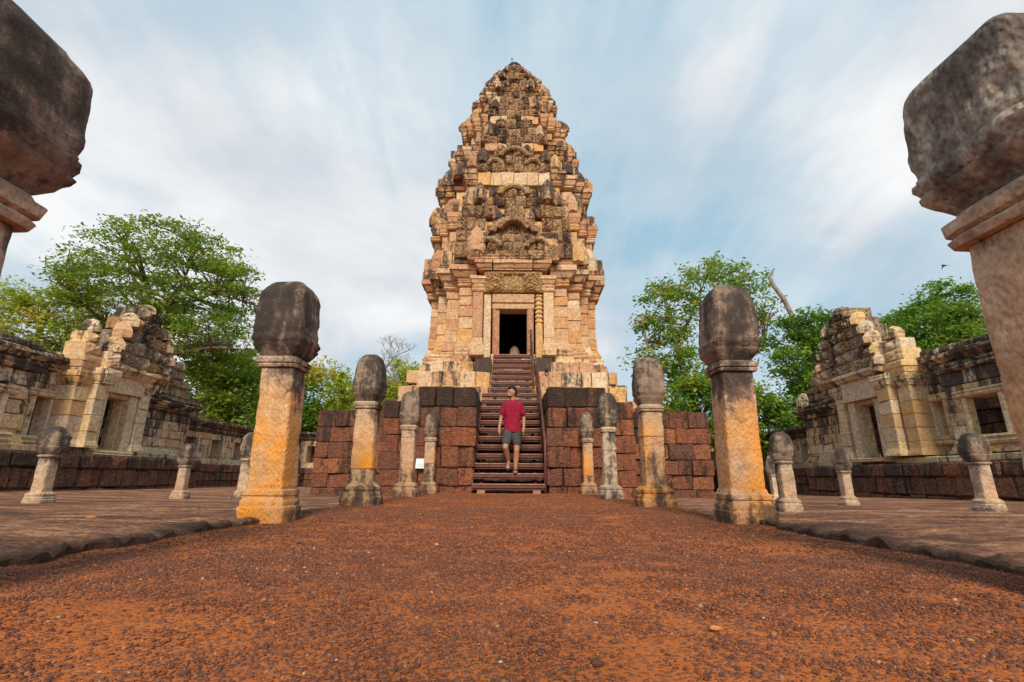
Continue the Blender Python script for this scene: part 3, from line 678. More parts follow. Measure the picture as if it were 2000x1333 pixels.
rail([(.535, 12.0, 2.42), (.535, 12.0, 3.28), (.535, 13.25, 4.34), (.535, 13.3, 4.1)])
for y in (12.6, 13.2): part('rail_post', tube([(.533, y, 2.42 + (y - 12) * 1.0 - .05), (.533, y, 3.28 + (y - 12) * .848)], .016, 8), M_STEEL, st, smooth=True)

# ------------------------------------------------------------------ boundary pillars
def pillar(x, y, zb, H, label, group, ws=.10, wb=.15, wh=.155, sq=8.0, hsq=6.0, dome=.5, pointed=0, hb=None, zc=None, rot=0.0, tilt=(0, 0), och=.6, hd=.75, sd=.12, seg=48, seed=0, breakz=None, bdirt=.25, collar=1.0):
    t = thing('boundary_pillar', label, 'pillar', (x, y, zb), group)
    hb = hb if hb else .22 * H / 1.62; zc = zc if zc else .615 * H
    def mesh(name, prof, mat, dirt, ochf, nz, step=.02, par=t):
        L = []
        for a, b in zip(prof, prof[1:]):
            n = max(1, int(abs(b[0] - a[0]) / (step * (.5 if seed < 5 else 1))))
            for i in range(n): L.append([a[k] + (b[k] - a[k]) * i / n for k in range(3)])
        L.append(list(prof[-1]))
        V, F = lathe(0, 0, L, seg, rot=rot)
        W, D, O = [], [], []
        cr_ = random.Random(seed * 31 + len(name)); chips = [(cr_.choice(V), cr_.uniform(.03, .075) * (wh / .17)) for _ in range(9 if name == 'bud_head' else 6)]
        for vx, vy, vz in V:
            p = Vector((vx * 6 + seed * 7.3, vy * 6, vz * 4)); d = mn.noise(p) * nz + mn.noise(p * 3.1) * nz * .5
            d += (.007 * mn.noise(Vector((vx * 3, vy * 3, vz * 16 + seed))) + .004 * mn.noise(p * 7)) * (1 if name == 'bud_head' else .3)
            for cv, rad in chips:
                q = math.dist((vx, vy, vz), cv)
                if q < rad: d -= (.30 if name == 'bud_head' else .12) * (rad - q)
            r = math.hypot(vx, vy) or 1e-6
            k = 1 + d / max(r, .05) if r > .01 else 1
            vx *= k; vy *= k
            W.append((x + vx + tilt[0] * vz, y + vy + tilt[1] * vz, zb + vz)); 
            n2 = mn.noise(Vector((vx * 5 + seed, vy * 5, vz * 1.6 + 9)))
            D.append(dirt(vz) + .25 * n2); O.append(max(0, min(1, 1.9 * ochf(vz) * (1 + 1.1 * n2))) * (1.0 if vy < .05 else .5))
        o = add_obj(name, W, F, mat, par, True, rnd=(seed * .37) % 1, dirt=D, och=O)
        me = o.data; me.set_sharp_from_angle(angle=R(38)) if hasattr(me, 'set_sharp_from_angle') else None
        return o
    e = sq
    s = hb / .22
    mesh('base', [(-.08, wb, e), (.035 * s, wb, e), (.05 * s, wb * 1.03, e), (.085 * s, wb * 1.03, e), (.092 * s, wb * .95, e), (.12 * s, wb * .96, e), (.135 * s, wb * .9, e), (.15 * s, wb * .86, e), (.158 * s, wb * .92, e), (.185 * s, wb * .92, e), (.195 * s, wb * .82, e), (hb, ws * 1.06, e), (hb + .004, ws * .9, e)], M_PILLAR, lambda z: bdirt + .25 * (1 - z / hb), lambda z: och * .5, .010)
    cut = breakz if breakz else None
    if cut:
        mesh('shaft_foot', [(hb, ws * 1.0, e), (cut, ws * .98, e), (cut + .004, ws * .9, e)], M_PILLAR, lambda z: .45, lambda z: och * .35, .009)
        mesh('shaft', [(cut + .004, ws * .92, e), (cut + .008, ws * 1.02, e), (zc, ws * .97, e), (zc + .004, ws * .9, e)], M_PILLAR, lambda z: sd + .45 * max(0, (z - .75 * zc) / (.25 * zc)), lambda z: och * max(0, 1.15 - (z - hb) / (zc - hb) * 1.1), .006)
    else:
        mesh('shaft', [(hb, ws * 1.0, e), (zc, ws * .96, e), (zc + .004, ws * .9, e)], M_PILLAR, lambda z: sd + .45 * max(0, (z - .75 * zc) / (.25 * zc)), lambda z: och * max(0, 1.15 - (z - hb) / (zc - hb) * 1.1), .006)
    c = collar * H / 1.62
    mesh('collar', [(zc + .004, ws * .95, e), (zc + .006, ws * 1.14, e), (zc + .02 * c, ws * 1.2, e), (zc + .03 * c, ws * 1.1, e), (zc + .036 * c, ws * 1.22, e), (zc + .06 * c, ws * 1.27, e), (zc + .068 * c, ws * 1.12, e), (zc + .08 * c, ws * 1.05, e)], M_PILLAR, lambda z: hd - .25, lambda z: 0, .006, .01)
    z0 = zc + .08 * c; hh = H - z0; dm = hh * dome; h = hsq
    pr = [(z0, ws * 1.0, h), (z0 + .02, wh * .74, h), (z0 + .07, wh * .93, h), (z0 + .085, wh * .95, h), (z0 + .09, wh * .90, h), (z0 + .12, wh * .99, h), (z0 + .135, wh * 1.0, h), (z0 + .14, wh * .965, h), (z0 + .155, wh * .97, h), (z0 + .16, wh * .95, h), (z0 + .2, wh * .98, h), (H - dm, wh * .90, h)]
    if hh < .3: pr = [(z0, ws * 1.0, h), (z0 + .04 * hh, wh * .78, h), (z0 + .22 * hh, wh * .97, h), (z0 + .26 * hh, wh * .92, h), (z0 + .36 * hh, wh, h), (H - dm, wh * .96, h)]
    for k in range(1, 11):
        a = k / 10 * math.pi / 2
        f = math.cos(a) ** (.62 if not pointed else .85); pr.append((H - dm + dm * math.sin(a), max(.004, wh * .90 * f), h - (h - 3.0) * (k / 10) ** 2))
    mesh('bud_head', pr, M_BUDC if seed == 2 else M_BUD, lambda z: hd + .0 + .12 * (z - z0) / hh, lambda z: 0, .012)
    return t
G1 = 'boundary pillars lining the gravel path'
pillar(-1.475, 1.09, 0, 1.53, 'huge dark bud topped pillar cut off by the left picture edge', G1, .125, .16, .20, 9, 7, .27, och=.05, hd=.56, sd=.2, seg=96, seed=1, zc=.93, collar=1.4)
pillar(1.48, 1.2, 0, 1.57, 'huge chisel marked grey pillar cut off by the right picture edge', G1, .135, .16, .20, 12, 11, .22, och=.85, hd=.47, sd=-.15, seg=96, seed=2, zc=.95, collar=1.4)
pillar(-1.62, 3.46, 0, 1.69, 'tall orange stained pillar with blocky dark head, second in the left row', G1, .120, .152, .186, 12, 10, .22, och=1.0, hd=.62, seg=72, seed=3, zc=1.02, tilt=(-.03, 0))
pillar(1.56, 3.46, -.01, 1.70, 'tall pinkish pillar with dark red head, second in the right row', G1, .117, .158, .176, 12, 7, .34, och=.7, hd=.72, seg=72, seed=4, zc=1.02, tilt=(.03, 0), bdirt=.3)
pillar(-1.56, 5.34, 0, 1.61, 'pink shafted pillar on a round mossy base, third in the left row', G1, .115, .185, .168, 7, 5, .5, och=.45, hd=.72, seg=64, seed=5, breakz=.36, tilt=(-.01, 0), bdirt=.5)
pillar(1.50, 5.33, -.01, 1.60, 'pillar with bright yellow lower shaft and mossy base, third in the right row', G1, .112, .185, .165, 9, 5, .4, och=1.0, hd=.42, seg=64, seed=6, breakz=.72, tilt=(.01, 0), bdirt=.5)
pillar(-1.54, 7.46, 0, 1.56, 'patchy weathered pillar with faceted dark bud, fourth in the left row', G1, .105, .17, .155, 9, 6, .4, och=.4, hd=.6, sd=.3, seg=56, seed=7, breakz=.85)
pillar(1.46, 7.46, -.02, 1.57, 'grey fluted pillar with cracked shaft and round dome, fourth in the right row', G1, .102, .172, .157, 5, 3.4, .42, och=.0, hd=.65, sd=.38, seg=56, seed=8, breakz=.7)
pillar(-1.51, 9.3, 0, 1.50, 'slim pale pillar with pointed bud, fifth in the left row beside the sign', G1, .098, .155, .142, 6, 3, .62, 1, och=.3, hd=.5, sd=.05, seg=48, seed=9, breakz=.52)
pillar(1.42, 9.3, 0, 1.50, 'slim cream pillar with small domed bud, fifth in the right row', G1, .095, .15, .14, 6, 3, .6, 1, och=.5, hd=.5, sd=0, seg=48, seed=10, breakz=.32)
G2 = 'short boundary pillars out on the pavements'
for (x, y, H, ws, wh, lab, sd, hq) in ((-5.0, 5.42, .80, .068, .125, 'short pale pillar with grey domed head, nearest the left gallery door', 11, 3.4), (-4.93, 7.6, .76, .066, .11, 'short brownish pillar in front of the left gallery end', 12, 4), (-4.27, 8.15, .98, .09, .13, 'dark pillar head half hidden behind the orange stained pillar', 13, 4), (-4.05, 9.45, .64, .058, .08, 'thin short pillar between the orange pillar and the laterite terrace', 14, 4),
                               (2.56, 4.72, .72, .062, .098, 'short mottled pillar with tan dome right of the dark red pillar', 15, 3), (3.95, 7.6, .64, .052, .08, 'thinnest short cream pillar behind the mottled short pillar', 16, 3), (4.26, 6.45, .68, .058, .098, 'short pillar with small reddish dome before the right gallery door', 17, 3), (4.68, 5.02, .75, .066, .112, 'short grey brown pillar with boxy dome before the right gallery window', 18, 4.5)):
    zb = pave_z(x, y) - .01
    pillar(x, y, zb, H - zb, lab, G2, ws, ws * 1.55, wh, 7, hq, .45, hb=.13, zc=.60 * H, och=.12, hd=.42, sd=.08, seg=40, seed=sd, collar=.8)

# ------------------------------------------------------------------ galleries at the sides
def gallery(side, label, G):
    """side -1 left (faces +X) or +1 right; G holds the measured heights and positions along the court"""
    X = 9.9 * side
    t = thing('gallery_pavilion', label, 'pavilion', (X, 11, 0), 'ruined sandstone gallery pavilions')
    fr = fr_E(X, 0) if side < 0 else fr_W(X, 0)
    def q(a, b): return (a, b) if side < 0 else (-b, -a)
    LBk = Pieces(t, 'laterite_block', M_LATD); W = Pieces(t, 'wall_block', M_GAL); C = Pieces(t, 'cornice_block', M_GAL); PD = Pieces(t, 'pediment_block', M_GCARVE); A = Pieces(t, 'antefix', M_GAL)
    def course(pc, y0, y1, dep, z0, z1, step, lvf, ends=(False, False), dirt=0, och=0, back=.5, c=.016, j=.008):
        ts = span(y0, y1, step, .3)
        for i in range(len(ts) - 1):
            a, b = q(ts[i], ts[i + 1]); near = ends[0] and i == 0; far = ends[1] and i == len(ts) - 2
            eL, eR = (near, far) if side < 0 else (far, near)
            pc.add(stack(a, b, -dep, -dep + back, lvf(U(-.02, .02)), eL, eR, c, j), fr, dirt=dirt + U(-.2, .25), och=och * (U(0, 1) < .4) * U(.3, .9))
    bt = G['bt']
    zs = [-.35, .02 + bt - .72, bt - .30, bt]
    for k in range(3):
        course(LBk, 5.5, G['bend'], .72 if k == 2 else .68 - .0 * k, zs[k], zs[k + 1], .42, lambda p: wall_lv(zs[k], zs[k + 1] - .004, .035, p), (False, True), dirt=.55 if k == 2 else .25, back=.7, c=.035, j=.014)
    course(C, 5.5, G['bend'] - .2, .42, bt, bt + .14, .8, lambda p: wall_lv(bt, bt + .14, .02, p), dirt=.25, och=.3, back=.7)
    # wall sections (y0, y1, depth, z0, z1, openings, cornice z1..z2)
    for (y0, y1, dep, z0, z1, ops, zc) in G['walls']:
        n = max(1, round((z1 - z0) / .27)); hs = [z0 + (z1 - z0) * i / n for i in range(n + 1)]
        # base moulding
        for (b0, b1, o) in ((z0, z0 + .2, .07),):
            segs = [(y0, y1)]
            course(C, y0, y1, dep, b0, b1, .6, lambda p: [(z, oo + p) for z, oo in corn_lv(b0, b1, .0, o, 2)], (True, True), dirt=.2)
        for k in range(n):
            a, b = hs[k], hs[k + 1]
            if b < z0 + .21: continue
            a = max(a, z0 + .2)
            spans = [(y0, y1)]
            for (oa, ob, oz0, oz1) in ops:
                if b > oz0 + .03 and a < oz1 - .03:
                    nsp = []
                    for (u, v) in spans:
                        if ob <= u or oa >= v: nsp.append((u, v)); continue
                        if oa > u: nsp.append((u, oa))
                        if ob < v: nsp.append((ob, v))
                    spans = nsp
            for (u, v) in spans: course(W, u, v, dep, a, b, .42, lambda p: wall_lv(a, b - .002, .014, p), (u == y0, v == y1), dirt=.04 + .72 * (a - z0) / (z1 - z0) + G['dirt'], och=.35, back=.22)
        for (oa, ob, oz0, oz1) in ops:
            for (u, v) in ((oa - .02, oa + .10), (ob - .10, ob + .02)):
                x0, x1 = q(u, v); V, F = stack(x0, x1, -dep - .05, -dep + .14, [(oz0, 0), (oz1, 0)], c=.03, jit=.004); part('window_jamb', ([fr(p) for p in V], F), M_GAL, t, U(0, .4), .15)
            x0, x1 = q(oa - .15, ob + .15); V, F = stack(x0, x1, -dep - .04, -dep + .4, corn_lv(oz1, oz1 + .16, 0, .06, 1), c=.015, jit=.005); part('window_lintel', ([fr(p) for p in V], F), M_GAL, t, U(.2, .5), .3)
            x0, x1 = q(oa - .2, ob + .2); V, F = stack(x0, x1, -dep - .03, -dep + .45, corn_lv(oz0 - .2, oz0, .02, .12, 1), c=.015, jit=.006); part('window_sill', ([fr(p) for p in V], F), M_GAL, t, U(.2, .5), .2)
        za, zb2 = zc; h = zb2 - za
        course(C, y0 - .05, y1 + .05, dep, za, za + .35 * h, .5, lambda p: [(z, oo + p) for z, oo in corn_lv(za, za + .35 * h, .02, .12, 1)], (True, True), dirt=.7, j=.012)
        course(C, y0 - .05, y1 + .05, dep + .06, za + .35 * h, za + .72 * h, .45, lambda p: [(z, oo + p) for z, oo in corn_lv(za + .35 * h, za + .72 * h, .0, .16, 0)], (True, True), dirt=.75, j=.014)
        course(C, y0 - .03, y1 + .03, dep + .12, za + .72 * h, zb2, .36, lambda p: wall_lv(za + .72 * h, zb2 + p, .04, p * 2), (True, True), dirt=.95, back=.8, c=.05, j=.02)
        # roof stub behind
        x0, x1 = q(y0, y1); V, F = box(x0, x1, -dep + .45, -dep + .75, za - .3, zb2 - .12); part('roof_stub', ([fr(p) for p in V], F), M_LATD, t, .3, .7)
    # porch pilasters (y0,y1,depth,z0,z1)
    for (y0, y1, dep, z0, z1, oc) in G['pil']:
        x0, x1 = q(y0, y1); n = max(2, round((z1 - z0) / .34)); hs = [z0 + (z1 - z0) * i / n for i in range(n + 1)]
        for k in range(n):
            if k == 0: l = corn_lv(hs[0], hs[1] * .55 + hs[0] * .45, 0, .06, 2) + [(hs[1], 0)]
            elif k == n - 1: l = corn_lv(hs[k], hs[k + 1], 0, .09, 0)
            else: l = wall_lv(hs[k], hs[k + 1] - .002, .012, U(-.008, .008))
            V, F = stack(x0, x1, -dep, -dep + .75, l, True, True, .012, .004)
            part('pilaster_block', ([fr(p) for p in V], F), M_GAL, t, random.choice((0, .05, .95, .2, .4)), -.15 if k < n - 1 else .45, oc * .7 * (U(0, 1) < .5))
    da, db, dz0, dz1 = G['door']
    for (u, v) in ((da - .24, da), (db, db + .26)):
        x0, x1 = q(u, v); V, F = stack(x0, x1, -.5, -.30, [(dz0 - .05, 0), (dz1, 0)], c=.025, jit=.004); part('door_jamb', ([fr(p) for p in V], F), M_GAL, t, .15, -.05)
        x0, x1 = q(u + (.02 if u < da else -.02) - 0, v); 
    x0, x1 = q(db - .015, db + .05); V, F = stack(x0, x1, -.31, -.10, [(dz0, 0), (dz1 - .05, 0)], c=.01, jit=.003); part('inner_jamb', ([fr(p) for p in V], F), M_GAL, t, .38, .05)
    x0, x1 = q(da - .05, da + .015); V, F = stack(x0, x1, -.31, -.10, [(dz0, 0), (dz1 - .05, 0)], c=.01, jit=.003); part('inner_jamb', ([fr(p) for p in V], F), M_GAL, t, .38, .05)
    x0, x1 = q(da, db); V, F = stack(x0, x1, -.40, .3, corn_lv(dz1 - .10, dz1 + .02, 0, .03, 1), c=.01, jit=.002); part('door_head', ([fr(p) for p in V], F), M_GAL, t, .5, .1)
    x0, x1 = q(da - .3, db + .3); V, F = stack(x0, x1, -.58, .3, [(dz1 + .02, 0), (G['lt'], 0)], c=.02, jit=.006); part('lintel', ([fr(p) for p in V], F), M_GAL, t, .12, .02, .0, 'plain pale sandstone lintel over the doorway')
    x0, x1 = q(da - .25, db + .25); V, F = stack(x0, x1, -.62, .3, corn_lv(dz0 - .16, dz0 - .04, 0, .05, 1), c=.015, jit=.004); part('door_sill', ([fr(p) for p in V], F), M_GAL, t, .3, .1)
    # pediment
    p0, p1, pz0, pz1, ap = G['ped']
    course(C, p0 + .25, p1 - .1, .62, G['lt'], pz0, .5, lambda p: [(z, oo + p) for z, oo in corn_lv(G['lt'], pz0, 0, .12, 0)], (True, True), dirt=.35, och=.5, back=.9)
    nr = max(4, round((pz1 - pz0) / .31))
    for k in range(nr):
        a, b = pz0 + (pz1 - pz0) * k / nr, pz0 + (pz1 - pz0) * (k + 1) / nr; f = 1 - .80 * (k / nr) ** 1.35
        u, v = ap - (ap - p0) * f, ap + (p1 - ap) * f
        ts = span(u, v, .36, .3); m = len(ts) - 1
        for i in range(m):
            x0, x1 = q(ts[i], ts[i + 1]); e = .10 if i in (0, m - 1) and k > 0 else 0
            PD.add(relief(x0, x1, a + U(-.015, .01), b + U(-.01, .04) - e * U(.3, 1), -.60 + .012 * k + U(-.025, .025), .1, random.choice(('spiral', 'figure', 'foliage', 'scale', 'figure')), 8, 7, .10), fr, dirt=.22 + .38 * k / nr + U(-.35, .25), och=.6 * (U(0, 1) < .2))
        if k < nr - 1:
            for yy, sg2 in ((u, -1), (v, 1)):      # flame shaped leaves up both slopes
                xx = yy if side < 0 else -yy
                A.add(leafslab(xx, a - .02, U(.26, .34), U(.36, .46), -.64 + .012 * k, .26, .03), fr, dirt=.45 + U(-.25, .3), och=.4 * (U(0, 1) < .2))
    xx = ap if side < 0 else -ap; A.add(leafslab(xx, pz1 - .14, .38, .3, -.5, .3, .03), fr, dirt=.7)
    for (y, z, w_, h_, dep, dd, oc) in G['ante']:
        x = y if side < 0 else -y
        if h_ > .6:
            A.add(relief(x - w_ * .5, x + w_ * .5, z, z + h_ * .34, -dep - .04, -dep + .45, 'spiral', 7, 5, .07), fr, dirt=dd * .5, och=oc)
            A.add(relief(x - w_ * .42, x + w_ * .42, z + h_ * .34, z + h_ * .64, -dep, -dep + .4, 'figure', 7, 5, .09), fr, dirt=dd, och=oc * .6)
            A.add(leafslab(x, z + h_ * .62, w_ * .72, h_ * .42, -dep, .24, .05), fr, dirt=dd + .3)
        else: A.add(leafslab(x, z, w_, h_, -dep, .22, .05), fr, dirt=dd, och=oc)
        if h_ > .6:
            for zz, hh2, dp in ((z - .34, .34, .02),): A.add(stack(x - w_ * .42, x + w_ * .42, -dep - dp, -dep + .5, corn_lv(zz, zz + hh2, 0, .07, 0), True, True, .02, .01), fr, dirt=dd * .6, och=oc)
    # rear gable of the nave
    g0, g1, gz0, gz1, ga = G['gable']
    nr = 5
    for k in range(nr):
        a, b = gz0 + (gz1 - gz0) * k / nr, gz0 + (gz1 - gz0) * (k + 1) / nr; f = 1 - k / nr * .88
        course(PD, ga - (ga - g0) * f, ga + (g1 - ga) * f, -.7 + .02 * k, a, b + U(0, .05), .36, lambda p: wall_lv(a, b, .04, p * 2), (True, True), dirt=.3, och=.5, back=.5, c=.045, j=.022)
    # back wall and interior
    x0, x1 = q(5.5, G['bend'] + 3.2)
    n = 0
    for z in [.3 + .33 * i for i in range(8)]:
        ts = span(x0, x1, .5, .3)
        for i in range(len(ts) - 1): LBk.add(stack(ts[i], ts[i + 1], 1.7, 2.2, wall_lv(z, z + .325, .03, U(-.02, .02)), c=.03, jit=.01), fr, dirt=.4 + U(-.2, .3), face=.15)
    x0, x1 = q(5.5, G['bend']); V, F = box(x0, x1, -.35, 2.2, -.35, bt + .03); part('floor_fill', ([fr(p) for p in V], F), M_LATD, t, .3, .4)
    # upper fill over the openings so that no sky shows through the pediment
    x0, x1 = q(da - .2, db + .3); V, F = box(x0, x1, .1, .9, dz1 + .05, G['lt'] + .3); part('vault_fill', ([fr(p) for p in V], F), M_LATD, t, .3, .5)
    for pc in (LBk, W, C, PD, A): pc.done()
    return t, fr
gl, frl = gallery(-1, 'ruined sandstone gallery pavilion with dark pediment along the left side', dict(bt=.72, bend=14.9, dirt=.05,
    walls=[(6.5, 9.72, .2, .86, 2.28, [(8.45, 9.3, 1.07, 1.78)], (2.28, 2.86)), (9.72, 10.62, 0, .86, 2.42, [(9.98, 10.5, 1.06, 1.86)], (2.42, 2.86)), (12.7, 15.1, 0, .82, 2.04, [], (2.04, 2.42))],
    pil=[(10.44, 10.8, .45, .86, 2.5, 1.), (10.78, 11.06, .62, .86, 2.62, .5), (12.25, 12.6, .52, .84, 2.6, .2)],
    door=(11.3, 11.97, .86, 2.16), lt=2.56, ped=(11.05, 13.0, 2.8, 4.42, 12.0),
    ante=[(10.62, 2.86, .44, .85, .45, .42, .5), (11.02, 2.64, .38, .62, .66, .3, .0), (12.9, 2.8, .36, .5, .5, .8, 0)], gable=(13.9, 16.2, 2.42, 3.75, 15.0)))
gr, frr = gallery(1, 'ruined sandstone gallery pavilion with tall pointed pediment along the right side', dict(bt=.66, bend=15.7, dirt=.05,
    walls=[(6.5, 10.82, .2, .84, 2.58, [(9.5, 10.4, 1.19, 1.98)], (2.58, 3.16)), (10.82, 11.62, 0, .84, 2.72, [(11.0, 11.5, 1.25, 2.05)], (2.72, 3.26)), (14.05, 16.6, 0, .8, 2.2, [], (2.2, 2.64))],
    pil=[(11.42, 11.78, .45, .84, 2.74, 1.), (11.86, 12.26, .62, .84, 2.84, 1.), (13.76, 14.08, .5, .84, 2.84, .3)],
    door=(12.62, 13.33, .88, 2.33), lt=2.86, ped=(11.95, 14.4, 3.08, 4.95, 13.3),
    ante=[(11.62, 3.06, .6, .9, .5, .2, .1), (12.1, 2.9, .42, .55, .66, .4, .3), (14.2, 3.0, .36, .55, .5, .8, 0), (16.48, 2.62, .34, .5, .12, .5, 0)], gable=(14.9, 17.9, 2.64, 3.95, 16.3)))
# carved niche block in the right pediment and a round finial on the right roof
fn = thing('roof_finial', 'round carved finial stone on the right gallery roof beside the big pillar', 'finial', (9.75, 9.22, 3.1))
part('shaft', lathe(9.75, 9.22, [(3.1, .15), (3.2, .16), (3.26, .1), (3.34, .12), (3.4, .1)], 14, 3), M_GAL, fn, .3, .4)
V, F = lathe(0, 0, [(-.1, .12), (-.08, .17), (-.03, .19), (.03, .19), (.08, .17), (.1, .12), (.11, .06)], 18)
part('disc', ([(9.75 + v[2], 9.22 + v[0], 3.56 + v[1]) for v in V], F), M_GAL, fn, .4, .35)

def gallery_wall(name, label, fr, x0, x1, zt, loc, n_ops):
    t = thing('gallery_wall', label, 'wall', loc, 'rear gallery walls')
    W = Pieces(t, 'wall_block', M_GAL, 200); C = Pieces(t, 'cornice_block', M_GAL, 150); LBk = Pieces(t, 'laterite_block', M_LATD, 200)
    for z0, z1 in ((-.5, .1), (.1, .4), (.4, .7)):
        ts = span(x0, x1, .5)
        for i in range(len(ts) - 1): LBk.add(stack(ts[i], ts[i + 1], -.7, 0, wall_lv(z0, z1, .03, U(-.02, .02)), c=.03, jit=.01), fr, dirt=.45)
    wx = [x0 + (x1 - x0) * (i + .5) / n_ops for i in range(n_ops)]
    for k in range(5):
        a = .7 + (zt - .45 - .7) * k / 5; b = .7 + (zt - .45 - .7) * (k + 1) / 5
        e = [x0] + [q for m in wx for q in ((m - .38, m + .38) if 0 < k < 4 else ())] + [x1]
        for u, v in zip(e[::2], e[1::2]):
            ts = span(u, v, .45)
            for i in range(len(ts) - 1): W.add(stack(ts[i], ts[i + 1], 0, .4, wall_lv(a, b, .014, U(-.02, .02)), c=.014, jit=.008), fr, dirt=.15 + .3 * k / 4 + U(-.2, .2))
    for z0, z1, o in ((zt - .45, zt - .28, .1), (zt - .28, zt, .22)):
        ts = span(x0, x1, .55)
        for i in range(len(ts) - 1): C.add(stack(ts[i], ts[i + 1], 0, .5, corn_lv(z0, z1, 0, o, 0), c=.02, jit=.014), fr, dirt=.85)
    V, F = box(x0, x1, .75, 1.2, -.4, zt - .2); part('back_wall', ([fr(p) for p in V], F), M_LATD, t, .3, .4)
    for m in wx:
        V, F = box(m - .46, m - .38, -.04, .6, 1.0, zt - .55); part('window_jamb', ([fr(p) for p in V], F), M_GAL, t, .1, .1)
        V, F = box(m + .38, m + .46, -.04, .6, 1.0, zt - .55); part('window_jamb', ([fr(p) for p in V], F), M_GAL, t, .1, .1)
    for pc in (W, C, LBk): pc.done()
gallery_wall('', 'low gallery wall with black cornice running back behind the left pavilion', fr_E(-11.5, 0), 15.4, 26.5, 2.3, (-11.5, 20, 0), 7)
gallery_wall('', 'low gallery wall with black cornice running back behind the right pavilion', fr_W(11.5, 0), -26.5, -16.9, 2.3, (11.5, 21, 0), 6)
gallery_wall('', 'far gallery wall glimpsed between the orange pillar and the laterite terrace', fr_S(0, 27), -11.5, -5, 2.6, (-8, 27, 0), 4)
gallery_wall('', 'far gallery wall glimpsed behind the right end of the laterite terrace', fr_S(0, 27), 5, 11.5, 2.4, (8, 27, 0), 4)

# ------------------------------------------------------------------ small things
sg = thing('sign_panel', 'small white information panel between two pillars left of the stairs', 'sign', (-1.66, 9.42, 0))
part('panel', ([(v[0], v[1] + (v[2] - .44) * .5, v[2]) for v in box(-1.80, -1.50, 9.40, 9.412, .44, .62)[0]], box(0, 1, 0, 1, 0, 1)[1]), M_WHITE, sg)
for x in (-1.76, -1.54): part('leg', tube([(x, 9.46, -.02), (x, 9.46, .48)], .012, 6), M_DARK, sg)
part('print', ([(v[0], v[1] + (v[2] - .44) * .5, v[2]) for v in merge(*[box(-1.77, -1.53 - .03 * (i % 3), 9.397, 9.399, .475 + .012 * i, .478 + .012 * i) for i in range(5)])[0]], merge(*[box(0, 1, 0, 1, 0, 1) for i in range(5)])[1]), simple('grey_print', (.45, .48, .5)), sg)
fl = thing('floodlight', 'tiny dark floodlight on the plinth blocks right of the upper stairs', 'floodlight', (.9, 12.3, 2.86))
part('housing', lathe(.9, 12.3, [(2.9, .03), (2.92, .045), (2.98, .045), (3.0, .03)], 12), M_DARK, fl)
part('bracket', box(.89, .91, 12.3, 12.42, 2.86, 2.91), M_WHITE, fl)
def dry_leaf(x, y, s, rz, label, z=None):
    o = []; z = gravel_z(x, y) + .008 if z is None else z
    pts = [(-1, 0, .15), (-.5, .42, .3), (.1, .5, .35), (.7, .25, .2), (1.1, 0, .05), (.7, -.25, .1), (.1, -.5, .05), (-.5, -.42, .08), (0, 0, .0)]
    V = [(x + s * (a * math.cos(rz) - b * math.sin(rz)), y + s * (a * math.sin(rz) + b * math.cos(rz)), z + s * c) for a, b, c in pts]
    V += [(a, b, c - .0015) for a, b, c in V]
    F = [(i, (i + 1) % 8, 8)[::-1] for i in range(8)] + [(9 + i, 9 + (i + 1) % 8, 17) for i in range(8)] + [(i, (i + 1) % 8, 9 + (i + 1) % 8, 9 + i) for i in range(8)]
    tag(add_obj('dry_leaf', V, F, M_DRYLEAF, loc=(x, y, z)), label, 'leaf', 'fallen leaves')
dry_leaf(.40, 1.06, .014, .4, 'curled orange leaf lying on the gravel right of centre')
dry_leaf(-2.4, 2.95, .03, 1.2, 'pale yellow leaf lying on the left pavement', pave_z(-2.4, 2.95) + .02)
BXP, BYP, BZP = 28.92, 30, 14.15
bd = thing('bird', 'small dark bird flying in the sky right of the tower', 'bird', (BXP, BYP, BZP))
part('body', tube([(BXP - .16, BYP, BZP + .02), (BXP - .1, BYP, BZP + .03), (BXP + .05, BYP, BZP), (BXP + .2, BYP, BZP - .05)], [.01, .045, .05, .012], 8), M_BIRD, bd)
for s_ in (-1, 1):
    V = [(BXP - .06, BYP, BZP), (BXP + .08, BYP, BZP), (BXP + .1, BYP + s_ * .16, BZP - .06), (BXP + .12, BYP + s_ * .34, BZP - .16), (BXP + .02, BYP + s_ * .16, BZP - .04)]; V += [(a, b, c + .012) for a, b, c in V]
    part('wing', (V, [(0, 1, 2, 3, 4), (9, 8, 7, 6, 5)] + [(i, (i + 1) % 5, 5 + (i + 1) % 5, 5 + i) for i in range(5)]), M_BIRD, bd)

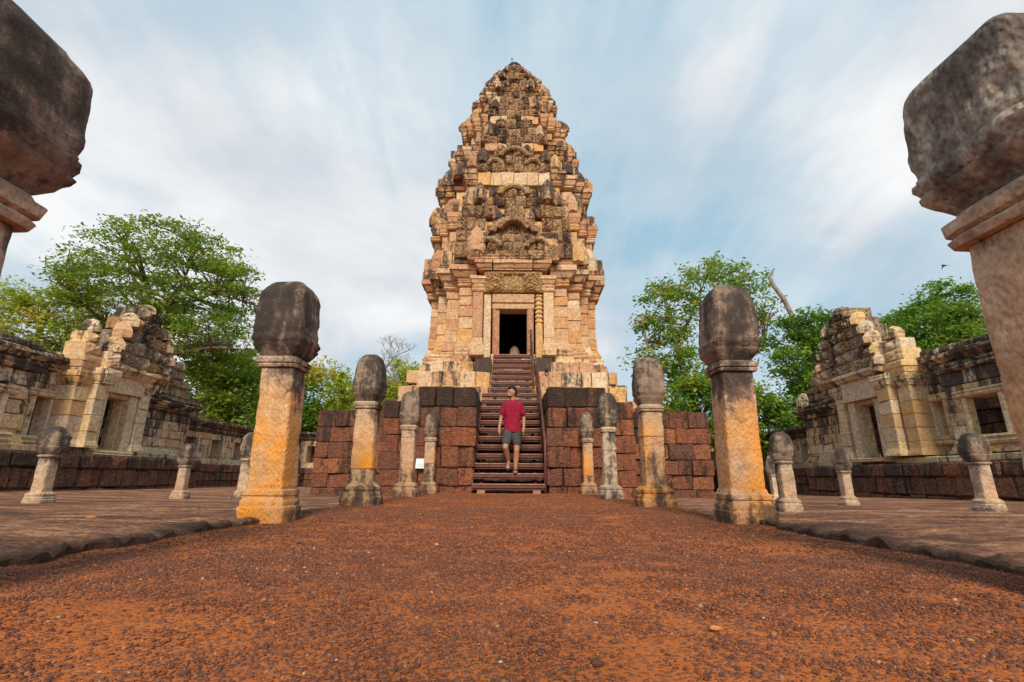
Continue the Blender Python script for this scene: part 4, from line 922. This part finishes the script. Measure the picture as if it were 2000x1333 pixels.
# ------------------------------------------------------------------ the man on the stairs
def capsule(a, b, ra, rb, n=14):
    a, b = Vector(a), Vector(b); d = (b - a); L = d.length or 1e-4; d = d / L
    P, Rr = [], []
    for k in range(5): t = math.pi / 2 * (1 - k / 4); P.append(a - d * ra * math.sin(t)); Rr.append(max(.0005, ra * math.cos(t)))
    P.append(a + d * L * .5); Rr.append((ra + rb) / 2)
    for k in range(5): t = math.pi / 2 * k / 4; P.append(b + d * rb * math.sin(t)); Rr.append(max(.0005, rb * math.cos(t)))
    return tube(P, Rr, n)
def ellipsoid(c, r, n=16, m=10):
    V, F = lathe(0, 0, [(-math.cos(math.pi * k / m), max(.001, math.sin(math.pi * k / m))) for k in range(m + 1)], n)
    return [(c[0] + v[0] * r[0], c[1] + v[1] * r[1], c[2] + v[2] * r[2]) for v in V], F
def remeshed(name, vfs, voxel, mat, par, smooth_it=6):
    V, F = merge(*vfs); o = add_obj(name, V, F, mat, None)
    m = o.modifiers.new('r', 'REMESH'); m.mode = 'VOXEL'; m.voxel_size = voxel
    if smooth_it: s = o.modifiers.new('s', 'SMOOTH'); s.iterations = smooth_it; s.factor = .5
    bpy.context.view_layer.update(); dg = bpy.context.evaluated_depsgraph_get()
    me = bpy.data.meshes.new_from_object(o.evaluated_get(dg)); bpy.data.objects.remove(o)
    me.materials.clear(); me.materials.append(mat); me.polygons.foreach_set('use_smooth', [True] * len(me.polygons))
    q = bpy.data.objects.new(name, me); COL.objects.link(q)
    if par: q.parent = par; q.matrix_parent_inverse = Matrix.Translation(par.location).inverted()
    return q
def man():
    bx, by = .02, 9.72
    t = thing('person', 'man in a crimson polo shirt and grey rolled shorts walking down the stairs', 'person', (bx, by, .35))
    def p(x, y, z): return (bx + x, by + y, z)
    z0 = .35                                  # tread under the front foot
    hipL, kneeL, ankL = p(.085, .0, 1.18), p(.082, -.06, .79), p(.062, -.02, .42)      # picture right, straight
    hipR, kneeR, ankR = p(-.085, .0, 1.17), p(-.135, -.17, .845), p(-.07, .07, .575)    # picture left, bent, stepping
    pel, chest, neck = p(0, 0, 1.22), p(.0, -.005, 1.58), p(.0, .0, 1.79)
    shR, shL = p(-.152, .0, 1.69), p(.158, .0, 1.69)
    elR, wrR = p(-.228, .02, 1.43), p(-.262, -.06, 1.21)
    elL, wrL = p(.226, .05, 1.43), p(.222, -.085, 1.235)
    head = p(-.012, -.015, 1.935); f = Vector((-.82, -.54, -.22)).normalized(); si = Vector((f.y, -f.x, 0)).normalized()   # looking to picture left and down
    def hd(a, b, c): v = Vector(head) + f * a + si * b + Vector((0, 0, c)); return tuple(v)
    B = [ellipsoid(pel, (.14, .095, .10)), capsule(pel, chest, .085, .085), ellipsoid(p(0, 0, 1.6), (.14, .08, .14)), capsule(p(-.09, 0, 1.69), p(.09, 0, 1.69), .045, .045), capsule(p(0, .01, 1.72), p(-.004, -.002, 1.87), .056, .052),
         capsule(hipL, kneeL, .088, .055), capsule(kneeL, p(.076, -.025, .66), .052, .057), capsule(p(.076, -.025, .66), ankL, .056, .034), capsule(hipR, kneeR, .088, .055), capsule(kneeR, p(-.112, -.075, .75), .052, .055), capsule(p(-.112, -.075, .75), ankR, .054, .034),
         capsule(shR, elR, .05, .038), capsule(elR, wrR, .038, .026), capsule(shL, elL, .05, .038), capsule(elL, wrL, .038, .026),
         ellipsoid(hd(0, 0, .01), (.078, .09, .112)), capsule(hd(.05, 0, -.06), hd(.06, 0, -.085), .045, .035), capsule(hd(.088, 0, .018), hd(.108, 0, -.022), .010, .014), capsule(hd(.075, -.035, .03), hd(.075, .035, .03), .014, .014), capsule(hd(.088, -.02, -.052), hd(.088, .02, -.052), .009, .009),
         ellipsoid(hd(-.005, .08, -.002), (.016, .02, .03)), ellipsoid(hd(-.005, -.08, -.002), (.016, .02, .03)),
         capsule(ankL, p(.060, -.10, z0 + .035), .034, .030), capsule(p(.060, -.0, z0 + .03), p(.058, -.14, z0 + .026), .034, .036), capsule(ankR, p(-.085, -.05, .505), .034, .03), capsule(p(-.075, .07, .545), p(-.09, -.085, .475), .032, .035)]
    for k, (ax, az) in enumerate(((-.028, 0), (-.012, 0), (.004, 0), (.018, 0), (.03, 0))):
        B.append(capsule(p(.058 + ax, -.15, z0 + .022), p(.058 + ax * 1.1, -.182 + abs(ax + .02) * .4, z0 + .018), .010, .009, 8)); B.append(capsule(p(-.09 + ax, -.09, .47), p(-.09 + ax * 1.1, -.12 + abs(ax - .02) * .4, .455), .010, .009, 8))
    for sgn, wr in ((-1, wrR), (1, wrL)):
        w3 = Vector(wr); pal = w3 + Vector((-.004 * sgn, -.022, -.075))
        B.append(capsule(tuple(w3), tuple(pal), .024, .028)); B.append(capsule(tuple(pal + Vector((0, .022, .01))), tuple(pal + Vector((0, -.022, .012))), .02, .02))
        for k, ln in enumerate((.068, .078, .072, .056)):
            a = pal + Vector((0, -.028 + .0185 * k, -.012)); m_ = a + Vector((-.004 * sgn, -.008, -ln * .55)); e = m_ + Vector((-.018 * sgn, .002, -ln * .42))
            B.append(capsule(tuple(a), tuple(m_), .0088, .0082, 8)); B.append(capsule(tuple(m_), tuple(e), .0082, .0072, 8))
        a = w3 + Vector((-.01 * sgn, -.03, -.03)); m_ = a + Vector((-.012 * sgn, -.028, -.035)); e = m_ + Vector((-.004 * sgn, -.008, -.03))
        B.append(capsule(tuple(a), tuple(m_), .012, .0098, 8)); B.append(capsule(tuple(m_), tuple(e), .0098, .008, 8))
    remeshed('body', B, .0065, M_SKIN, t, 5)
    torso = lathe(0, 0, [(1.135, .168, 2.4), (1.2, .166, 2.4), (1.32, .160, 2.4), (1.45, .163, 2.4), (1.58, .178, 2.5), (1.66, .172, 2.5), (1.72, .125, 2.2), (1.765, .075, 2), (1.785, .06, 2)], 28)
    SH = [([p(v[0], v[1] * .72 - .004, v[2]) for v in torso[0]], torso[1]), capsule(p(-.10, 0, 1.70), p(.10, 0, 1.70), .055, .055), ellipsoid(p(.06, -.06, 1.2), (.07, .06, .06)),
          capsule(shR, p(-.205, .012, 1.525), .062, .060), capsule(shL, p(.205, .018, 1.525), .062, .060)]
    shirt = remeshed('shirt', SH, .011, M_SHIRT, t, 4)
    for v in shirt.data.vertices:
        c = v.co; v.co = c + v.normal * (.012 * mn.noise(Vector((c.x * 16, c.y * 16, c.z * 9 + c.x * 12))) + .004 * mn.noise(Vector((c.x * 34 + c.z * 20, c.y * 34, c.z * 26))))
    part('collar', tube([p(.062 * math.cos(a) - .002, .058 * math.sin(a), 1.795 - .022 * max(0, -math.sin(a))) for a in [math.pi * (-.42 + 1.84 * k / 16) for k in range(17)]], .013, 8), M_SHIRT, shirt, smooth=True)
    SO = [ellipsoid(p(0, 0, 1.19), (.168, .118, .10)), capsule(p(-.07, 0, 1.17), p(-.120, -.122, .945), .108, .088), capsule(p(.07, 0, 1.17), p(.085, -.035, .93), .108, .084)]
    sh = remeshed('shorts', SO, .011, M_SHORT, t, 4)
    for a, b in (((-.118, -.118, .945), (-.125, -.138, .902)), ((.084, -.034, .92), (.083, -.042, .875))):
        part('cuff', tube([p(*a), p(*b)], [.092, .094], 18, True), M_CUFF, sh, smooth=True)
    HR = [ellipsoid(hd(-.018, 0, .045), (.084, .092, .095)), ellipsoid(hd(.03, 0, .10), (.06, .07, .035)), ellipsoid(hd(-.05, 0, -.005), (.068, .068, .085)), ellipsoid(hd(-.02, .05, .02), (.045, .045, .05)), ellipsoid(hd(-.02, -.05, .02), (.045, .045, .05)), capsule(hd(.062, -.03, .092), hd(.062, .03, .098), .024, .024)]
    remeshed('hair', HR, .009, M_HAIR, t, 3)
    part('beard', ellipsoid(hd(.055, 0, -.078), (.042, .048, .036)), simple('stubble', (.05, .028, .02)), t, smooth=True)
    for s_ in (-1, 1): part('eye', ellipsoid(hd(.078, s_ * .032, .012), (.009, .010, .006), 8, 6), M_HAIR, t)
    for nm, c, sl in (('L', (.058, -.075, z0), 0), ('R', (-.085, -.015, .47), .42)):
        V, F = [], []
        n = 18
        for zz in (0, .022):
            for k in range(n):
                a = 2 * math.pi * k / n; yy = .145 * math.sin(a); xx = .047 * math.cos(a) * (1 + .12 * -math.sin(a)); V.append(p(c[0] + xx, c[1] + yy, c[2] + .004 + zz + yy * sl))
        F = [tuple(range(n - 1, -1, -1)), tuple(range(n, 2 * n))] + [(k, (k + 1) % n, n + (k + 1) % n, n + k) for k in range(n)]
        so = part('sandal', (V, F), M_SOLE, t)
        for yy, hh, rr in ((-.055, .072, .043), (-.015, .088, .041), (.06, .10, .04)):
            part('strap', tube([p(c[0] + rr * math.cos(a), c[1] + yy + .012 * math.sin(a), c[2] + .018 + yy * sl + (hh - .018) * max(0, math.sin(a)) ** .7) for a in [math.pi * k / 10 for k in range(11)]], .011, 6), M_SANDAL, so, smooth=True)
man()

# ------------------------------------------------------------------ trees
def tree(name, label, base, trunk, limbs, crowns, ncl, nleaf, ls, mat, bark, seed, cr=.55, flat=.6, group='trees behind the galleries', r0=.28, cat='tree', twigs=True, shell=.55):
    rg = np.random.default_rng(seed); rr = random.Random(seed)
    t = thing(name, label, cat, base, group)
    VF = [tube(trunk, [r0 * (1 - .55 * k / (len(trunk) - 1)) for k in range(len(trunk))], 9)]
    skel = [Vector(q) for q in trunk[len(trunk) // 2:]]
    for L in limbs:
        pts = [Vector(q) for q in L]; VF.append(tube(pts, [r0 * .42 * (1 - .75 * k / (len(pts) - 1)) for k in range(len(pts))], 7)); skel += pts[1:] + [(a + b) / 2 for a, b in zip(pts, pts[1:])]
    C = []
    wts = [c[3] * c[4] * c[5] for c in crowns]
    for k in range(ncl):
        c = rr.choices(crowns, wts)[0]
        while True:
            v = Vector((rr.uniform(-1, 1), rr.uniform(-1, 1), rr.uniform(-1, 1))); l = v.length
            if .05 < l <= 1: break
        v *= (l ** (1 - shell)) / l
        C.append(Vector((c[0] + v.x * c[3], c[1] + v.y * c[4], c[2] + v.z * c[5])))
    for c in C:
        if not twigs: break
        s_ = min(skel, key=lambda q: (q - c).length + max(0, q.z - c.z) * .8)
        mid = (s_ + c) / 2 + Vector((rr.uniform(-.2, .2), rr.uniform(-.2, .2), rr.uniform(-.05, .35))) * (c - s_).length * .35
        L = (c - s_).length; VF.append(tube([s_, mid, c], [min(.07, .018 + .018 * L), .012 + .008 * L, .008], 4, False))
    part('trunk', merge(*VF), bark, t, smooth=True)
    c = np.array([tuple(q) for q in C]); n = ncl * nleaf
    if n:
        sc = rg.uniform(.5, 1.25, ncl)
        off = np.clip(rg.normal(0, 1, (ncl, nleaf, 3)), -1.7, 1.7) * np.array([cr, cr, cr * flat]) * sc[:, None, None]
        pc = (c[:, None] + off).reshape(-1, 3)
        a = rg.normal(0, 1, (n, 3)); a[:, 2] *= .55; a /= np.linalg.norm(a, axis=1)[:, None]
        b = np.cross(a, rg.normal(0, 1, (n, 3)) * [.5, .5, 1] + [0, 0, .6]); b /= np.linalg.norm(b, axis=1)[:, None]
        s_ = (ls * rg.uniform(.55, 1.25, n))[:, None]
        Q = np.stack([pc - a * s_, pc - b * s_ * .42 + a * s_ * .1, pc + a * s_, pc + b * s_ * .42 + a * s_ * .1], 1)
        Q[:, 1:4:2, 2] += s_ * .12
        tone = np.clip(rg.normal(.5, .18, ncl)[:, None] + rg.normal(0, .17, (ncl, nleaf)), 0, 1).ravel()
        Vv = Q.reshape(-1, 3) - np.array(base); big_mesh('crown', Vv, np.arange(n * 4).reshape(-1, 4), mat, np.repeat(tone, 4), t, False)
    return t
tree('spreading_tree', 'big spreading olive green tree above the left pavilion', (-17.6, 22, -.2), [(-17.6, 22, -.2), (-17.5, 22, 3), (-17.8, 22, 5.6), (-17.3, 22, 7.4), (-17.7, 22, 9.2)],
     [[(-17.7, 22, 5.4), (-19.3, 22, 7.2), (-20.8, 21.5, 8.6), (-22, 21.5, 9.2)], [(-17.4, 22, 6.6), (-15.6, 21.5, 7.9), (-14, 21.5, 8.6), (-12.7, 21.6, 8.2)], [(-17.4, 22, 7.2), (-16.4, 22.5, 9.4), (-16, 22.5, 11.4)], [(-17.6, 22, 8), (-19, 22.5, 10), (-19.6, 22.5, 11.2)], [(-17.5, 22, 4.6), (-15.3, 21.4, 5.6), (-13.4, 21, 5.8), (-11.9, 21, 5.7)]],
     [(-17.0, 22, 9.6, 4.1, 3.2, 2.8), (-14.8, 21.8, 8.4, 2.9, 2.6, 2.4), (-19.7, 22, 8.5, 2.2, 2.4, 2.1), (-13.8, 21.5, 6.2, 2.2, 2, 1.1), (-16.5, 22.3, 6.2, 2.8, 2, 1.3)], 420, 76, .10, L_OLIVE, M_BARK, 21, .38, .38)
tree('leafy_tree', 'yellow green tree at the far left picture edge', (-25, 24.5, -.2), [(-25, 24.5, -.2), (-25, 24.5, 4), (-24.8, 24.5, 8)], [[(-25, 24.5, 4), (-27, 24.5, 6.5), (-28, 24.5, 8)], [(-25, 24.5, 4.5), (-23, 24.5, 6.5), (-22, 24.5, 8)]],
     [(-25.5, 24.5, 7.3, 3.2, 2.4, 2.7), (-22.5, 24.5, 6.2, 2.2, 2, 2.2), (-24, 24, 4.3, 3.4, 2, 1.8)], 230, 110, .12, L_YELLOW, M_BARK, 22, .45, .6)
tree('dark_tree', 'dark green low tree right behind the left pavilion gable', (-14.6, 24, -.2), [(-14.6, 24, -.2), (-14.5, 24, 2.5), (-14.2, 24, 5)], [[(-14.5, 24, 2.2), (-13, 24, 4), (-12.4, 24, 5)]],
     [(-14.8, 24, 4.6, 2.2, 1.8, 1.8), (-12.7, 24, 3.8, 1.7, 1.6, 1.7)], 130, 85, .13, L_OLIVE, M_BARK, 23, .4, .6)
for k, (x, y, z, rx, rz, mat, lab) in enumerate(((-15.5, 31, 4.0, 2.8, 2.8, L_BRIGHT, 'fresh green bushy tree left of the orange stained pillar'), (-13.2, 33, 4.6, 2.6, 3.0, L_YELLOW, 'light green round tree just right of the orange stained pillar'), (-10.0, 36, 3.6, 2.4, 2.6, L_YELLOW, 'yellowish green low tree between second and third left pillars'), (-12.3, 42, 5.6, 3.0, 2.0, L_PALE, 'pale dry straw coloured tree top behind the green trees'), (-19, 34, 6.5, 2.6, 2.4, L_OLIVE, 'hazy olive tree behind the end of the big spreading tree'))):
    tree('bushy_tree', lab, (x, y, -.2), [(x, y, -.2), (x + .1, y, z * .5), (x, y, z)], [[(x, y, z * .4), (x - rx * .5, y, z), (x - rx * .7, y, z + 1)], [(x, y, z * .4), (x + rx * .5, y, z), (x + rx * .7, y, z + .8)]],
         [(x, y, z, rx, rx * .8, rz), (x - rx * .35, y - .5, z * .6, rx * .9, rx * .7, rz * .7), (x + rx * .4, y - .4, z * .55, rx * .8, rx * .7, rz * .7)], 150, 120, .17, mat, M_BARK, 30 + k, .5, .7)
# bare tree and its green shrub left of the tower
def bare(name, label, base, h, seed, spread=.8, r0=.14):
    rr = random.Random(seed); t = thing(name, label, 'tree', base); VF = []
    def grow(p, d, L, r, lvl):
        q = p + d * L; m = (p + q) / 2 + Vector((rr.uniform(-1, 1), rr.uniform(-1, 1), 0)) * L * .06
        VF.append(tube([p, m, q], [r, r * .85, r * .7], 5 if lvl > 1 else 7, False))
        if lvl == 0: return
        for k in range(2 if lvl > 4 else 3):
            v = Vector((rr.uniform(-1, 1), rr.uniform(-1, 1), rr.uniform(.1, .9))).normalized(); grow(q, (d * (1 - spread * .5) + v * spread * .75).normalized(), L * rr.uniform(.62, .84), r * .62, lvl - 1)
    q0 = Vector(base) + Vector((0, 0, h)); VF.append(tube([base, Vector(base) + Vector((.2, 0, h * .5)), q0], [r0, r0 * .8, r0 * .6], 8))
    for k in range(4): grow(q0 - Vector((0, 0, .5 * k)), Vector((rr.uniform(-1, 1), rr.uniform(-.6, .6), rr.uniform(.5, 1))).normalized(), 1.15, r0 * .5, 5)
    part('trunk', merge(*VF), M_BARKG, t, smooth=True)
bare('bare_tree', 'leafless tree showing fine branches left of the tower', (-9.2, 33, -.2), 6.6, 5, 1.0, .13)
tree('leafy_shrub', 'yellow green leafy tree right below the bare branches', (-7.2, 31, -.2), [(-7.2, 31, -.2), (-7.2, 31, 3), (-7, 31, 6)], [[(-7.2, 31, 3), (-6, 31, 5.5), (-5.8, 31, 6.5)]],
     [(-7.1, 31, 6.0, 1.5, 1.3, 1.7), (-7.6, 31, 4.4, 1.9, 1.3, 1.8), (-6.2, 31, 6.2, 1.0, 1, 1.0)], 90, 110, .14, L_YELLOW, M_BARK, 41, .38, .6)
tree('slender_tree', 'slender open crowned tree with pale forked trunk behind the right pillars', (9.3, 24, -.2), [(9.3, 24, -.2), (9.2, 24, 2.5), (8.8, 24, 4.6), (8.5, 24, 6.3), (8.2, 24, 8.2), (8.0, 24, 9.6)],
     [[(9.2, 24, 2.6), (10, 24, 4.8), (10.8, 24, 7), (11.4, 24, 9.4), (11.8, 24, 11)], [(8.8, 24, 4.5), (7.6, 24, 5.6), (6.9, 24, 7)], [(10, 24, 4.6), (11.6, 24, 6.4), (13, 24, 7.2)], [(8.4, 24, 6.8), (9.6, 24, 9), (10.2, 24, 10.4)]],
     [(8.0, 24, 8.6, 1.7, 1.6, 1.7), (10.4, 24, 10.2, 2.0, 1.6, 1.3), (12.2, 24, 9.4, 1.5, 1.4, 1.9), (7.6, 24, 6.2, 1.5, 1.4, 1.0), (9.2, 24, 5.6, 1.7, 1.6, 1.1), (12.8, 24, 6.6, 1.0, 1, .8)], 210, 52, .13, L_MIXED, M_BARKG, 42, .34, .7, r0=.2, shell=.4)
tree('low_tree', 'reddish tinted green shrubs behind the right end of the laterite terrace', (9.6, 22.5, -.2), [(9.6, 22.5, -.2), (9.7, 22.5, 2), (9.5, 22.5, 4)], [[(9.6, 22.5, 1.5), (8, 22.5, 3), (7.4, 22.5, 3.6)]],
     [(8.6, 22.5, 3.3, 1.7, 1.4, 1.6), (10.8, 22.5, 3.0, 1.4, 1.4, 1.7)], 130, 110, .13, L_MIXED, M_BARK, 43, .36, .6)
tree('broken_tree', 'bright green tree with a bare broken trunk sticking out above', (14.4, 22, -.2), [(14.6, 22, -.2), (14.5, 22, 3), (14.1, 22, 5.2), (13.6, 22, 7), (13.1, 22, 8.6), (12.7, 22, 9.3), (12.55, 22, 9.75), (12.75, 22, 10.1)],
     [[(14.2, 22, 4.8), (15, 22, 6.2), (15.4, 22, 7)], [(14.4, 22, 3.6), (13.2, 22, 4.6), (12.7, 22, 5)], [(13.6, 22, 7), (14.2, 22, 7.6), (14.8, 22, 8)]],
     [(14.2, 22, 7.2, 1.4, 1.1, .6), (15.1, 22, 6.3, 1.5, 1.3, 1.2), (13.6, 22, 5.2, 1.4, 1.3, 1.3), (14.4, 22, 4.0, 1.6, 1.3, 1.3), (13.0, 22, 3.0, 1.2, 1.1, .8), (12.6, 22, 2.6, .9, .9, .5)], 210, 110, .115, L_BRIGHT, M_BARKG, 44, .34, .5, r0=.16)
tree('round_tree', 'vivid green layered tree above the right gallery roof', (21.8, 24, -.2), [(21.8, 24, -.2), (21.8, 24, 4), (22, 24, 7), (22.4, 24, 9.6)], [[(21.8, 24, 5), (20, 24, 7), (19.3, 24, 7.8)], [(21.9, 24, 6), (23.4, 24, 8), (24.4, 24, 8.8)]],
     [(21.6, 24, 7.6, 2.6, 2, 1.5), (22.4, 24, 9.2, 1.6, 1.4, 1.0), (20.2, 24, 7.8, 1.3, 1.2, .7), (24.0, 24, 8.4, 1.5, 1.2, .7), (21.8, 24, 6.0, 3.2, 2, 1.1)], 230, 120, .12, L_BRIGHT, M_BARK, 45, .38, .42)
